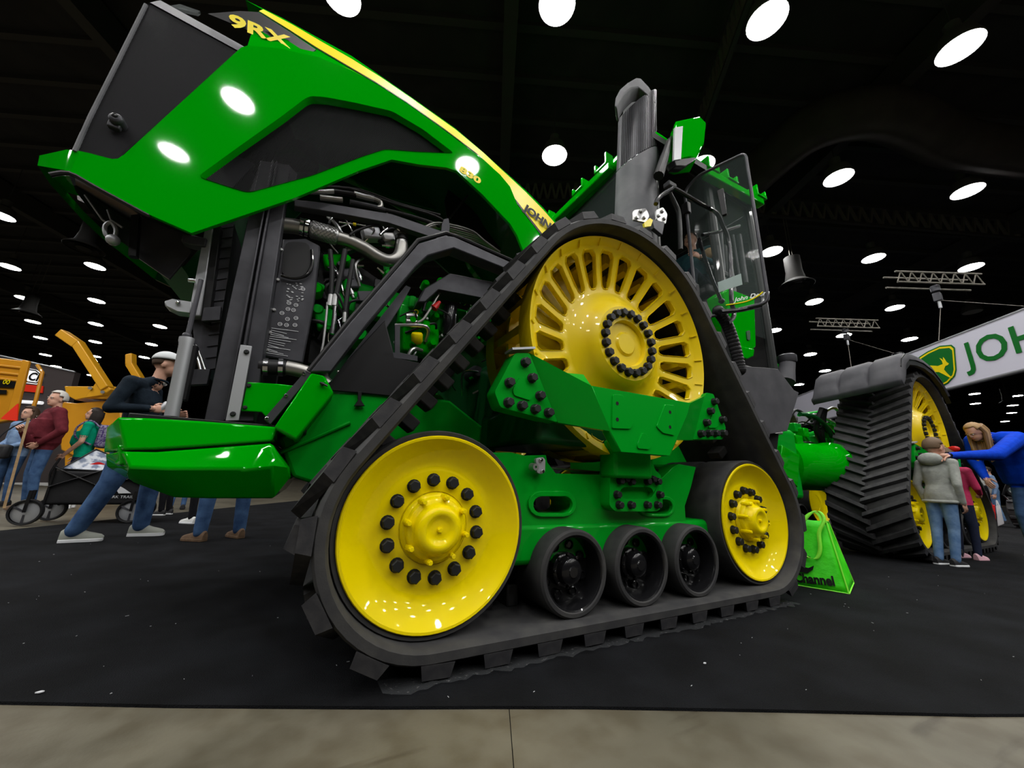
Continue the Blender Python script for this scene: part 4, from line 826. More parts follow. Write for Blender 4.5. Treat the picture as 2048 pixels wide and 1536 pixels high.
# ---------------------------------------------------------------- cab
CN, CFR = 0.50, 2 * YC - 0.50; X0c, X1c, ZR, ZF = 2.15, 4.15, 4.38, 2.0
cab = TO('cab_floor', MB().box(((X0c + X1c) / 2, YC, ZF), (X1c - X0c, CFR - CN, .12)), 'black', bevel=.02)
roof = TO('cab_roof', MB().box(((X0c + X1c) / 2, YC, ZR + .10), (X1c - X0c + .1, CFR - CN + .06, .16)), 'green', bevel=.06, seg=3)
TO('roof_lining', MB().box(((X0c + X1c) / 2, YC, ZR - .02), (X1c - X0c - .05, CFR - CN - .06, .08)), 'black', roof, bevel=.02)
mk('cab_frame', (0.02, 0.022, 0.022), .4, coat=.3)
for x, y in ((X0c + .06, CN + .05), (X0c + .06, CFR - .05), (X1c - .06, CN + .05), (X1c - .06, CFR - .05), (3.25, CN + .05), (3.25, CFR - .05)):
    TO('cab_pillar', MB().tube([V((x, y, ZF)), V((x, y, ZF + 1.2)), V((x + (.08 if x < 3 else -.04), y, ZR))], .05, 10), 'cab_frame', bevel=0)
def lightbar(a, b, nm):                                     # green visor arm with two open lamp brackets
    a, b = V(a), V(b); d = (b - a); u = V((0, 0, 1)); o = TO(nm, MB().bar(a, b, .10, .10), 'green', roof, bevel=.015)
    for t, h in ((.10, .16), (.42, .13), (.96, .15)):
        p = a + d * t + V((0, 0, .06)); TO('lamp_bracket', MB().bar(p - d.normalized() * .10, p + d.normalized() * .10, .13, .03).bar(p - d.normalized() * .09, p - d.normalized() * .09 + u * h, .12, .03, d).bar(p + d.normalized() * .09, p + d.normalized() * .09 + u * h * .7, .12, .03, d), 'green', roof, bevel=.008)
lightbar(V((X0c - .05, 1.0, ZR + .05)), V((X0c - .12, CFR + .12, ZR + .02)), 'front_visor'); lightbar(V((3.02, CN - .05, ZR - .06)), V((X1c + .02, CN - .06, ZR + .02)), 'side_visor')
TO('visor_edge', MB().bar(V((X0c, CN, ZR + .04)), V((3.05, CN - .05, ZR - .02)), .08, .08), 'black', roof)
mk('cab_glass', (0.25, 0.32, 0.30), .04, alpha=.04, coat=.7, spec=.1)
def pane(nm, pts, n): TO(nm, MB().plate(pts, n), 'cab_glass', smooth=0)
pane('windscreen', [V((X0c, CN + .1, ZF + .1)), V((X0c, CFR - .1, ZF + .1)), V((X0c, CFR - .1, ZR)), V((X0c, CN + .1, ZR))], (.008, 0, 0))
pane('rear_side_window', [V((3.3, CN + .05, ZF + .5)), V((X1c - .1, CN + .05, ZF + .5)), V((X1c - .1, CN + .05, ZR)), V((3.3, CN + .05, ZR))], (0, .008, 0))
pane('far_side_window', [V((X0c + .1, CFR - .05, ZF + .4)), V((X1c - .1, CFR - .05, ZF + .4)), V((X1c - .1, CFR - .05, ZR)), V((X0c + .1, CFR - .05, ZR))], (0, .008, 0))
TO('rear_wall', MB().box((X1c - .05, YC, ZF + .55), (.08, CFR - CN - .1, 1.1)), 'black', bevel=.02)
# seat and console
seat = TO('driver_seat', MB().box((3.05, YC - .05, ZF + .55), (.52, .55, .16)), 'black', bevel=.05, seg=3); TO('seat_back', MB().box((3.36, YC - .05, ZF + .98), (.16, .52, .8)), 'black', seat, bevel=.05, seg=3); TO('seat_base', MB().box((3.05, YC - .05, ZF + .28), (.35, .4, .42)), 'dark_metal', seat, bevel=.02); TO('armrest', MB().box((3.0, YC - .36, ZF + .78), (.45, .09, .08)), 'black', seat, bevel=.02)
col = TO('steering_column', MB().cyl((2.45, YC, ZF + .1), (2.62, YC, ZF + .85), .05, 14), 'black'); TO('steering_wheel', MB().tube(ring((2.64, YC, ZF + .9), .21, (-.35, 0, .94), 24), .017, 8, closed=True).bar((2.44, YC, ZF + .83), (2.84, YC, ZF + .97), .03, .02), 'black', col)
# open door: glass in a thin black frame, hinged on the side pillar and swung out
dh, dt = V((2.72, CN + .02, 0)), V((2.965, -0.03, 0))
def DP(t, z): return V((dh.x + (dt.x - dh.x) * t, dh.y + (dt.y - dh.y) * t, z))
dz0, dz1 = PX(1528, 608, 2.965).z, PX(1490, 306, 2.965).z
dout = roundpoly([DP(0, dz0 - .02), DP(1, dz0), DP(1, dz1), DP(.25, dz1 - .03), DP(0, dz1 - .16)], .07, 5)
door = TO('cab_door', MB().tube(dout, .017, 8, closed=True), 'dark_metal'); dn_ = (dt - dh).cross(V((0, 0, 1))).normalized()
TO('door_glass', MB().plate(dout, dn_ * .006), 'cab_glass', door, smooth=0)
exd = -(dh - dt).normalized() * 1.0
lettering('signature_decal', 'John Deere', .06, DP(.56, dz0 + .075) + dn_ * .012, exd, V((0, 0, 1)), 'white_paint', door, shear=.35, offset=.001)
TO('signature_underline', MB().tube(catmull([DP(.44, dz0 + .06) + dn_ * .012, DP(.7, dz0 + .05) + dn_ * .012, DP(.86, dz0 + .075) + dn_ * .012, DP(.95, dz0 + .11) + dn_ * .012], 5), .007, 6), 'decal_yellow', door)
mk('sticker', (.30, .38, .36), .5); TO('door_sticker', MB().plate([DP(.36, dz0 + .22), DP(.70, dz0 + .24), DP(.70, dz0 + .36), DP(.36, dz0 + .33)], dn_ * .004), 'sticker', door)
TO('door_hinge', MB().box(DP(0, dz0 + .3), (.06, .08, .14)).box(DP(0, dz1 - .4), (.06, .08, .14)), 'black', door, bevel=.01)
TO('door_handle', MB().plate([DP(.55, dz0 + 1.05), DP(.62, dz0 + 1.05), DP(.62, dz0 + 1.38), DP(.52, dz0 + 1.38)], dn_ * .03), 'black', door, bevel=.01)
# hand rails
def rail(pts, y, r, mt='black_gloss', nm='hand_rail'): return TO(nm, MB().tube(catmull(LY(pts, y), 4), r, 10), mt)
rail([(1312, 408), (1318, 395), (1342, 379), (1352, 379), (1400, 407), (1432, 425), (1445, 450), (1456, 478), (1461, 520), (1463, 600), (1468, 622), (1466, 636), (1455, 646)], .30, .022)
rail([(1338, 385), (1350, 408), (1358, 432), (1361, 500)], .55, .026, 'cab_frame'); rail([(1398, 476), (1408, 510), (1425, 560), (1440, 596), (1443, 606)], .42, .018); rail([(1405, 470), (1440, 463), (1478, 452)], .35, .018); rail([(1440, 624), (1480, 620), (1520, 612)], .12, .022, nm='door_step_rail')
TO('rail_knob', MB().ball(PY(1443, 602, .42), .03), 'black')
for x0, y0, x1, y1, w_ in ((1428, 436, 1446, 592, .035), (1440, 440, 1452, 596, .02), (1478, 470, 1492, 566, .03), (1466, 470, 1480, 560, .015)): TO('door_jamb', MB().tube([PY(x0, y0, .75), PY(x1, y1, .75)], w_, 8), 'grey_plastic')
TO('jamb_lamp', MB().lathe([(0, -.02), (.05, -.02), (.06, .02)], PY(1505, 480, .8), (0, 1, 0), 18), 'white_paint'); TO('roof_camera', MB().box(PY(1340, 373, .45), (.12, .08, .06)), 'grey_plastic', bevel=.01)
# rear-view mirror head (green) on its black arm
MY = .28
mh = TO('mirror_head', MB().plate(LY([(1352, 241), (1399, 231), (1413, 245), (1409, 285), (1392, 318), (1360, 322), (1349, 318), (1348, 262)], MY), (0.10, .16, 0)), 'green', bevel=.02, seg=3)
TO('mirror_face', MB().plate(LY([(1350, 255), (1366, 252), (1362, 318), (1348, 320)], MY - .012), (0, .02, 0)), 'alu', mh); TO('mirror_foot', MB().plate(LY([(1348, 318), (1384, 310), (1394, 317), (1372, 332), (1352, 332)], MY), (0, .10, 0)), 'black', mh, bevel=.01)
TO('mirror_arm', MB().tube(LY([(1317, 352), (1328, 318), (1338, 283), (1347, 273)], .34), [.05, .045, .03, .02], 10).tube(LY([(1320, 350), (1340, 290), (1346, 276)], .36), .012, 8), 'black', mh)
TO('mirror_plate', plate_px(MB(), [(1328, 325), (1346, 322), (1358, 338), (1340, 342)], .40, .02), 'steel', mh, bevel=.003)
# side panel, steps, battery box and fuel tank behind the cab
sp = TO('cab_side_panel', plate_px(MB(), [(1446, 585), (1458, 576), (1510, 596), (1513, 694), (1502, 704), (1480, 694), (1460, 640)], .46, .20), 'green', bevel=.02, seg=3)
TO('panel_bracket', plate_px(MB(), [(1474, 690), (1510, 698), (1508, 712), (1496, 718), (1474, 712)], .45, .20), 'green', sp, bevel=.012); TO('panel_slot', plate_px(MB(), [(1493, 662), (1500, 660), (1501, 680), (1495, 680)], .45, .02, rnd=.02), 'dark_green', sp)
TO('corrugated_hose', MB().tube(catmull(LY([(1436, 622), (1452, 645), (1464, 675), (1474, 712), (1480, 740)], .35), 6), .05, 12), 'black')
hr = MB()
for q in catmull(LY([(1436, 622), (1452, 645), (1464, 675), (1474, 712), (1480, 740)], .35), 5): hr.ball(q, .056, 10, 6)
TO('hose_ribs', hr, 'black')['kind'] = 'stuff'
tk = TO('fuel_tank', MB().plate(LY([(1478, 732), (1530, 735), (1556, 738), (1588, 780), (1598, 785), (1575, 862), (1530, 870), (1485, 868)], .38), (0, .55, 0)), 'fender_plastic', bevel=.05, seg=3)
TO('tank_lower', MB().plate(LY([(1520, 866), (1560, 866), (1556, 900), (1520, 900)], .45), (0, .4, 0)), 'black', tk, bevel=.02)
TO('filler_neck', MB().tube(LY([(1570, 765), (1573, 740), (1575, 724)], .5), [.10, .085, .08], 16), 'fender_plastic', tk); TO('filler_cap', MB().lathe([(0, .10), (.08, .10), (.10, .085), (.10, .02), (.09, 0)], PY(1575, 726, .5), (0, 0, 1), 20), 'dark_metal', tk)
for pts in ([(1514, 700), (1530, 705), (1545, 722), (1548, 740)], [(1524, 712), (1545, 718), (1558, 738)], [(1510, 715), (1530, 725), (1550, 733)]): TO('green_pipe', MB().tube(catmull(LY(pts, .8), 4), .03, 10), 'cast_green')
# articulation joint, hydraulics and rear unit front
TO('joint_housing', MB().box((4.9, YC, 1.1), (.5, .9, .9)), 'cast_green', bevel=.06, seg=3)
dr = TO('oscillation_drum', MB().lathe([(0, -.62), (.30, -.62), (.33, -.60), (.36, -.58), (.36, -.50), (.33, -.48), (.33, .3), (.36, .32), (.36, .5), (0, .5)], (5.75, 1.05, 1.10), (1, -.25, 0), 40), 'green')
TO('joint_cheek', plate_px(MB(), [(1565, 890), (1590, 905), (1600, 910), (1596, 975), (1572, 950), (1560, 930)], .75, .05), 'green', bevel=.01)
er = random.Random(44)
for k in range(18):
    x, y = er.uniform(1565, 1680), er.uniform(850, 905); TO('valve_body', MB().box(PY(x, y, 1.2 + er.uniform(-.2, .2)), (er.uniform(.08, .2), .12, er.uniform(.06, .18))), er.choice(('cast_green', 'green', 'cast_green')), bevel=.012)
for k in range(14):
    x, y = er.uniform(1560, 1650), er.uniform(825, 890); pts = [(x, y), (x + er.uniform(10, 30), y - er.uniform(0, 15)), (x + er.uniform(30, 60), y + er.uniform(0, 30))]
    TO('hydraulic_hose', MB().tube(catmull(LY(pts, 1.0 + er.uniform(-.1, .3)), 4), er.choice((.012, .018, .022)), 8), er.choice(('black', 'black', 'cast_green', 'steel')))
TO('hitch_frame', MB().tube(LY([(1598, 830), (1634, 824), (1632, 868)], 2.2), .035, 8), 'cast_green')
TO('swing_cylinder', MB().tube(catmull(LY([(1600, 828), (1625, 832), (1650, 850), (1665, 875)], 1.0), 4), .03, 10), 'dark_green'); TO('cross_rod', MB().cyl(PY(1538, 870, .5), PY(1562, 866, .6), .02, 10), 'steel')
# rear fender over the rear track, moulded in three lobes
FX = 6.15
def fy(px): return PX(px, 760, FX).y
fpr = [(2.19, -.10), (2.22, -.10), (2.32, -.05), (2.44, 0.02), (2.56, .10), (2.66, .28), (2.70, .55), (2.71, .85), (2.66, 1.2), (2.52, 1.5), (2.30, 1.7)]
ya, yb = RY - .16, RY + .86
ft = MB(); rows = []
ycols = [ya, ya + .02] + [ya + .02 + (yb - ya - .04) * t for t in (.02, .30, .335, .37, .64, .675, .71, .98)] + [yb - .02, yb]
dip = [0.06, 0.02, 0, 0, .035, 0, 0, .035, 0, 0, 0.02, 0.06]
for z, dx in fpr: rows.append([V((FX + dx + (d if z > 2.25 else d * .4), y, z - d * .6 * (z > 2.3) - .10 * (y - ya))) for y, d in zip(ycols, dip)])
for a, b in zip(rows, rows[1:]): ft.strip(a, b)
inner = [[p + V((.05, 0, -.05)) for p in r] for r in rows]
for a, b in zip(inner, inner[1:]): ft.strip(a, b)
ft.strip(rows[0], inner[0]); ft.strip(rows[-1], inner[-1]); ft.strip([r[0] for r in rows], [r[0] for r in inner]); ft.strip([r[-1] for r in rows], [r[-1] for r in inner])
fd = TO('rear_fender', ft, 'fender_plastic', smooth=50)
TO('fender_side', MB().plate([V((FX + dx + .02, ya + .01, z - .02)) for z, dx in fpr[3:]] + [V((FX + dx + .12, ya + .01, z - .16)) for z, dx in reversed(fpr[3:])], (0, .05, 0)), 'black', fd)
TO('fender_bracket', MB().tube(catmull([V((FX + .1, yb - .05, 2.0)), V((FX + .05, yb + .05, 1.7)), V((FX + .3, yb + .1, 1.45))], 5), .04, 8).tube(catmull([V((FX + .2, yb - .05, 2.0)), V((FX + .2, yb + .05, 1.6)), V((FX + .4, yb + .1, 1.4))], 5), .03, 8), 'black', fd)
TO('beacon', MB().lathe([(0, .16), (.06, .15), (.07, .05), (.09, .04), (.09, 0)], V((FX + .6, ya + .15, 2.6)), (0, 0, 1), 18), 'black_gloss', fd)
# ================================================================ PEOPLE
def tube_pts(a, b, ra, rb, n=6):
    return [V(a).lerp(V(b), i / n) for i in range(n + 1)], [ra + (rb - ra) * i / n for i in range(n + 1)]
def hand_mesh(c, d, pn, k, curl, mat, side=1):
    # palm at the wrist c, fingers along d, palm facing pn; five fingers of unequal length, thumb from the palm's side
    d = V(d).normalized(); pn = V(pn); pn = (pn - d * pn.dot(d)).normalized(); s = d.cross(pn) * side; mb = MB(); c = V(c)
    R = Matrix((s, d, pn)).transposed(); mb.ball(c + d * .045 * k, (.040 * k, .055 * k, .016 * k), 12, 8, R); mb.ball(c + d * .012 * k, (.028 * k, .035 * k, .019 * k), 10, 6, R)
    for i, (o, l) in enumerate(((-.028, .068), (-.0095, .076), (.0095, .071), (.028, .056))):
        p = c + d * .085 * k + s * o * k; dd = d; pts = [c + d * .055 * k + s * o * k * .9, p]; a = curl * (1 + .12 * i)
        for q in (.45, .32, .23):
            dd = (dd * math.cos(a) + pn * math.sin(a)); dd.normalize(); p = p + dd * l * q * k; pts.append(p)
        mb.tube(pts, [.0095 * k, .0092 * k, .0085 * k, .0078 * k, .006 * k], 8); mb.ball(pts[-1], .0062 * k, 8, 6)
    t0 = c + d * .02 * k - s * .03 * k; t1 = t0 + (d * .7 - s * .6 + pn * .35).normalized() * .034 * k; t2 = t1 + (d * .9 - s * .15 + pn * .5).normalized() * .030 * k; t3 = t2 + (d + pn * .6).normalized() * .022 * k
    mb.tube([t0, t1, t2, t3], [.014 * k, .0115 * k, .0095 * k, .007 * k], 8); mb.ball(t3, .0072 * k, 8, 6); return mb
JD = dict(pel=(0, 0, .96), waist=(0, .01, 1.10), chest=(0, 0, 1.30), neck=(0, -.01, 1.475), head=(0, .025, 1.625), shL=(-.185, 0, 1.415), shR=(.185, 0, 1.415), elL=(-.245, -.03, 1.13), elR=(.245, -.03, 1.13), wrL=(-.25, .05, .88), wrR=(.25, .05, .88), hiL=(-.085, 0, .93), hiR=(.085, 0, .93), knL=(-.10, .03, .50), knR=(.10, .03, .50), anL=(-.105, -.02, .085), anR=(.105, -.02, .085))
def person(label, loc, yaw, H, J=None, top='cloth_navy', pants='jeans', skin='skin', hair=('short', 'hair_brown'), shoe=('shoe_grey', 'white_paint'), sleeve=1.0, bulk=1.0, belly=0.0, voxel=.011, toes=(0, 0), look=(0, 0), curl=.35, palm=None, feet=True, legw=1.0, female=False, hands=True, group=None, hip=1.0, untuck=False, lean=(0, 0), headk=1.0):
    k = H / 1.75; j = {n: V(p) for n, p in JD.items()}
    for n, p in (J or {}).items(): j[n] = V(p)
    RZ = Matrix.Rotation(yaw, 3, 'Z'); loc = V(loc)
    ln = V((lean[0], lean[1], 0))
    W = lambda p: (lambda q: loc + q + ln * q.z)(RZ @ (V(p) * k))
    root = thing('person', label, 'person', loc, group)
    src = MB(); tags = []
    def add(fn, reg):
        n0 = len(src.v); fn(); tags.extend([reg] * (len(src.v) - n0))
    def limb(a, b, ra, rb, reg, n=7):
        P, R = tube_pts(W(a), W(b), ra * k, rb * k, n); add(lambda: src.tube(P, R, 12), reg); add(lambda: src.ball(W(a), ra * k * .99, 12, 8), reg); add(lambda: src.ball(W(b), rb * k * .99, 12, 8), reg)
    lat_t = (j['shR'] - j['shL']).normalized(); lat_h = (j['hiR'] - j['hiL']).normalized(); b_ = bulk
    sp = [(j['pel'] - (j['waist'] - j['pel']).normalized() * .10, .125 * hip, .095, 2), (j['pel'], .165 * b_ * hip, .118 * b_, 2), (j['pel'].lerp(j['waist'], .5), .160 * b_ * hip, .115 * b_, 2), (j['waist'], .148 * b_, .105 * b_ + belly, 1), (j['waist'].lerp(j['chest'], .5), .160 * b_, .112 * b_ + belly * .9, 1), (j['chest'], .176 * b_, .118 * b_ + belly * .2, 1), (j['chest'].lerp((j['shL'] + j['shR']) / 2, .75), .178 * b_, .10 * b_, 1), ((j['shL'] + j['shR']) / 2 + V((0, 0, .02)), .13, .07, 1), (j['neck'], .062, .06, 1)]
    N = 20
    for i in range(len(sp) - 1):
        (a, ax_, ay, ra_), (b, bx, by, rb_) = sp[i], sp[i + 1]; vs = []
        for t in range(5):
            t = t / 4; c = a.lerp(b, t); rx = ax_ + (bx - ax_) * t; ry = ay + (by - ay) * t
            tg = (sp[min(i + 2, len(sp) - 1)][0] - sp[max(i - 1, 0)][0]).normalized(); la = lat_h.lerp(lat_t, min(1, (i + t) / 6)).normalized(); la = (la - tg * la.dot(tg)).normalized(); fw = tg.cross(la)
            for q in range(N): an = 2 * pi * q / N; vs.append(W(c + la * rx * math.cos(an) + fw * (ry * math.sin(an) + (belly * .8 * (math.sin(an) > 0) * math.sin(an)) * (1 if 2 <= i <= 4 else 0))))
        fs = [(t * N + q, t * N + (q + 1) % N, (t + 1) * N + (q + 1) % N, (t + 1) * N + q) for t in range(4) for q in range(N)] + [tuple(range(N - 1, -1, -1)), tuple(4 * N + q for q in range(N))]
        add(lambda: src.add(vs, fs), 1 if (i >= 3 or (untuck and i >= 1)) else 2)
    for s in 'LR':
        sh, el, wr, hi, kn, an = (j[q + s] for q in ('sh', 'el', 'wr', 'hi', 'kn', 'an'))
        cl = sh.lerp((j['shL'] + j['shR']) / 2, .55); limb(cl, sh, .075 * b_, .066 * b_, 1)
        if sleeve >= 1: limb(sh, el, .062 * b_, .050 * b_, 1); limb(el, wr, .048 * b_, .036, 1)
        else:
            m_ = sh.lerp(el, .62); limb(sh, m_, .062 * b_, .058 * b_, 1); limb(m_, el, .043, .040, 0); limb(el, wr, .040, .028, 0)
        limb(wr, wr.lerp(wr + (wr - el), .12), .027, .026, 0, 3)
        limb(hi, kn, .088 * legw * hip, .062 * legw, 2); limb(kn, an, .060 * legw, .048 * legw, 2)
    limb(j['neck'] - V((0, .005, .05)), j['head'] - V((0, .02, .05)), .054, .050, 0, 4)
    RH = RZ @ Matrix.Rotation(look[0], 3, 'Z') @ Matrix.Rotation(look[1], 3, 'X'); hc = W(j['head'])
    HW = lambda p: hc + RH @ (V(p) * k * headk)
    for c, r in (((0, -.008, .022), (.076, .094, .098)), ((0, .022, -.045), (.058, .068, .070)), ((0, .050, -.080), (.034, .036, .030)), ((0, .088, -.010), (.011, .020, .026)), ((0, .096, -.024), (.015, .014, .011)), ((-.077, -.005, -.012), (.010, .020, .030)), ((.077, -.005, -.012), (.010, .020, .030)), ((0, .072, .022), (.05, .020, .012))):
        add(lambda: src.ball(HW(c), V(r) * k * headk, 14, 10, RH), 0)
    tmp = bpy.data.objects.new('tmp', src.mesh('tmp', 'skin')); COL.objects.link(tmp); rm = tmp.modifiers.new('r', 'REMESH'); rm.mode = 'VOXEL'; rm.voxel_size = voxel * k ** .5; sm = tmp.modifiers.new('s', 'SMOOTH'); sm.factor = .5; sm.iterations = 3
    dg = bpy.context.evaluated_depsgraph_get(); dg.update(); me = bpy.data.meshes.new_from_object(tmp.evaluated_get(dg)); bpy.data.objects.remove(tmp, do_unlink=True)
    kd = kdtree.KDTree(len(src.v))
    for i, p in enumerate(src.v): kd.insert(p, i)
    kd.balance(); me.materials.clear()
    for m_ in (skin, top, pants): me.materials.append(MT[m_])
    me.polygons.foreach_set('material_index', [(lambda t: 1 if (untuck and t == 2 and (p.center.z - loc.z) / k > j['pel'].z - HEM.get(label, .10)) else t)(tags[kd.find(p.center)[1]]) for p in me.polygons]); me.polygons.foreach_set('use_smooth', [True] * len(me.polygons))
    for v in me.vertices: v.co -= loc
    me.name = 'body'; put('body', me, root)
    P_ = lambda nm, mb, mt, par=None, **kw: obj(nm, mb, mt, par or root, **kw)
    # face
    for s in (-1, 1):
        e = P_('eye', MB().ball(HW((s * .030, .083, .004)), V((.011, .007, .006)) * k, 10, 6, RH), 'white_paint'); P_('iris', MB().ball(HW((s * .030, .0885, .004)), V((.0052, .003, .0052)) * k, 8, 6, RH), 'eye_dark', e)
        P_('eyebrow', MB().tube([HW((s * .014, .093, .020)), HW((s * .030, .092, .025)), HW((s * .046, .082, .020))], .0038 * k, 6), hair[1])
    P_('mouth', MB().ball(HW((0, .088, -.054)), V((.022, .007, .006)) * k, 10, 6, RH), 'lips')
    # hair
    st, hm = hair; hb = MB(); n0, m0 = 28, 18; rr_ = random.Random(int(loc.x * 100)); vs = []; keep = {}
    for i in range(m0 + 1):
        t = pi * i / m0
        for q in range(n0):
            a = 2 * pi * q / n0; p = V((math.sin(t) * math.cos(a), math.sin(t) * math.sin(a), math.cos(t))); low = -.55 if st != 'short' else -.35
            ok = p.z > (.52 if p.y > .45 else (.15 if p.y > .05 else low)); w_ = 1.0 + rr_.uniform(-.012, .02)
            keep[(i, q)] = ok; vs.append(HW(V((p.x * .086, p.y * .104 - .010, p.z * .108 + .026)) * w_))
    fs = [(i * n0 + q, i * n0 + (q + 1) % n0, (i + 1) * n0 + (q + 1) % n0, (i + 1) * n0 + q) for i in range(m0) for q in range(n0) if all(keep[(a, b % n0)] for a, b in ((i, q), (i, q + 1), (i + 1, q + 1), (i + 1, q)))]
    hb.add(vs, fs); hd = P_('hair', hb, hm, smooth=60); so = hd.modifiers.new('thick', 'SOLIDIFY'); so.thickness = .014 * k; so.offset = -1
    if st == 'long':
        for q in range(26):
            a = pi * (.98 + 1.04 * q / 25) if q < 26 else 0; d_ = V((math.cos(a), math.sin(a), 0)); L_ = HAIRLEN.get(label, .26)
            pts = [V((d_.x * .08, d_.y * .098 - .012, .06)), V((d_.x * .090, d_.y * .108 - .012, -.02)), V((d_.x * .092, d_.y * .105 - .012, -.10)), V((d_.x * .095 + rr_.uniform(-.015, .015), d_.y * .10 - .01, -.05 - L_ * rr_.uniform(.7, 1)))]
            wp = [HW(p) for p in pts]
            if look[1] < -.3: wp[2] = wp[1] + V((0, 0, -.09 * k)); wp[3] = wp[1] + V((0, 0, -.09 - L_)) * k + RZ @ V((rr_.uniform(-.02, .02), 0, 0))
            P_('hair_lock', MB().tube(catmull(wp, 4), [.02 * k] * 4 + [.022 * k] * 5 + [.018 * k] * 3 + [.006 * k], 7), hm if q % 3 else HAIRALT.get(hm, hm), hd)
    if st == 'tail': P_('pony_tail', MB().tube(catmull([HW(p) for p in ((0, -.10, .03), (0, -.15, .0), (0, -.15, -.12))], 4), [.02 * k] * 4 + [.025 * k] * 4 + [.006 * k], 8), hm, hd)
    # shoes
    if feet:
        for s, yw in (('L', toes[0]), ('R', toes[1])):
            an = j['an' + s]; F = RZ @ Matrix.Rotation(yw, 3, 'Z'); c0 = loc + RZ @ (V(an) * k); c0.z = loc.z + (an.z - .085) * k; mb = MB(); sl = []; n = 10; prev = None; st_ = [(-.070, .030, .090), (-.055, .040, .105), (0, .043, .112), (.045, .045, .096), (.085, .049, .078), (.125, .050, .066), (.16, .043, .055), (.178, .024, .040)]; vs = []
            for y_, hw, hh in st_:
                for q in range(n + 1): an_ = pi * q / n; vs.append(c0 + F @ (V((hw * math.cos(an_), y_, .018 + (hh - .018) * math.sin(an_) ** .8)) * k))
            fs = [(a * (n + 1) + q, a * (n + 1) + q + 1, (a + 1) * (n + 1) + q + 1, (a + 1) * (n + 1) + q) for a in range(len(st_) - 1) for q in range(n)] + [tuple(range(n, -1, -1)), tuple((len(st_) - 1) * (n + 1) + q for q in range(n + 1))]
            sh_ = P_('shoe', mb.add(vs, fs), shoe[0]); ol = [c0 + F @ (V((hw * 1.08, y_, 0)) * k) for y_, hw, _ in st_] + [c0 + F @ (V((-hw * 1.08, y_, 0)) * k) for y_, hw, _ in reversed(st_)]
            P_('sole', MB().plate([p + V((0, 0, .001)) for p in ol], (0, 0, .026 * k)), shoe[1], sh_, bevel=.004)
    if hands:
        for s, sd in (('L', 1), ('R', -1)):
            el, wr = j['el' + s], j['wr' + s]; d = (wr - el).normalized(); pn = (palm or {}).get(s, V((sd, 0, 0)) if True else 0); d2 = (palm or {}).get('d' + s, d)
            P_('hand', hand_mesh(W(wr + (wr - el).normalized() * .02), RZ @ V(d2), RZ @ V(pn), k, curl, skin, sd), skin)
    PERS[label] = (W, HW, RZ, k, root); return W, HW, RZ, k, root
HEM = {}; PERS = {}; HAIRLEN = {}; HAIRALT = {}
def cloth(nm, c, c2=None, sc=14, rough=.85): mk(nm, c, rough, noise=(sc, c2 or tuple(x * 1.5 for x in c), .35, .7), bump=(45, .25, .012), spec=.1)
mk('skin', (.50, .27, .19), .55, noise=(20, (.56, .32, .23), .4, .7)); mk('lips', (.38, .13, .11), .5); mk('eye_dark', (.03, .02, .015), .3)
cloth('cloth_navy', (.006, .011, .018), (.012, .02, .03)); cloth('jeans', (.025, .055, .13), (.06, .12, .24), 9); cloth('jeans_light', (.07, .14, .28), (.16, .26, .42), 9); cloth('maroon', (.085, .012, .018), (.13, .02, .028)); cloth('denim_shirt', (.13, .20, .34), (.2, .3, .46)); cloth('tee_green', (.0, .22, .12), (.0, .30, .17)); cloth('grey_hoodie', (.26, .27, .25), (.36, .37, .34)); cloth('pink', (.50, .035, .11), (.6, .06, .15)); cloth('blue_sweater', (.0, .035, .42), (.0, .05, .55)); cloth('leggings', (.006, .006, .008)); cloth('leggings_navy', (.014, .018, .038)); cloth('white_plaid', (.45, .44, .42), (.6, .58, .55), 30); cloth('teal_jacket', (.012, .04, .05), (.02, .06, .07)); cloth('tan', (.28, .19, .10))
mk('hair_brown', (.05, .028, .016), .6, bump=(150, .4, .006)); mk('hair_grey', (.52, .50, .46), .6, bump=(150, .4, .006)); mk('hair_dark', (.018, .012, .010), .55, bump=(150, .4, .006)); mk('hair_blond', (.34, .21, .09), .5, bump=(150, .4, .006)); mk('hair_blond_dark', (.13, .07, .03), .5); mk('hair_sandy', (.13, .08, .045), .6, bump=(150, .4, .006)); HAIRALT['hair_blond'] = 'hair_blond_dark'
mk('shoe_grey', (.24, .25, .22), .8); mk('boot', (.10, .06, .035), .7, noise=(20, (.16, .10, .06), .4, .7)); mk('shoe_black', (.02, .02, .022), .6); mk('shoe_pink', (.62, .36, .42), .7); mk('shoe_white', (.62, .63, .62), .6)
def face_to(a, b): d = V(b) - V(a); return math.atan2(-d.x, d.y)
def fit_h0(p, px): return PD(px[0], px[1], math.hypot(p.x - CAM.x, p.y - CAM.y)).z - p.z
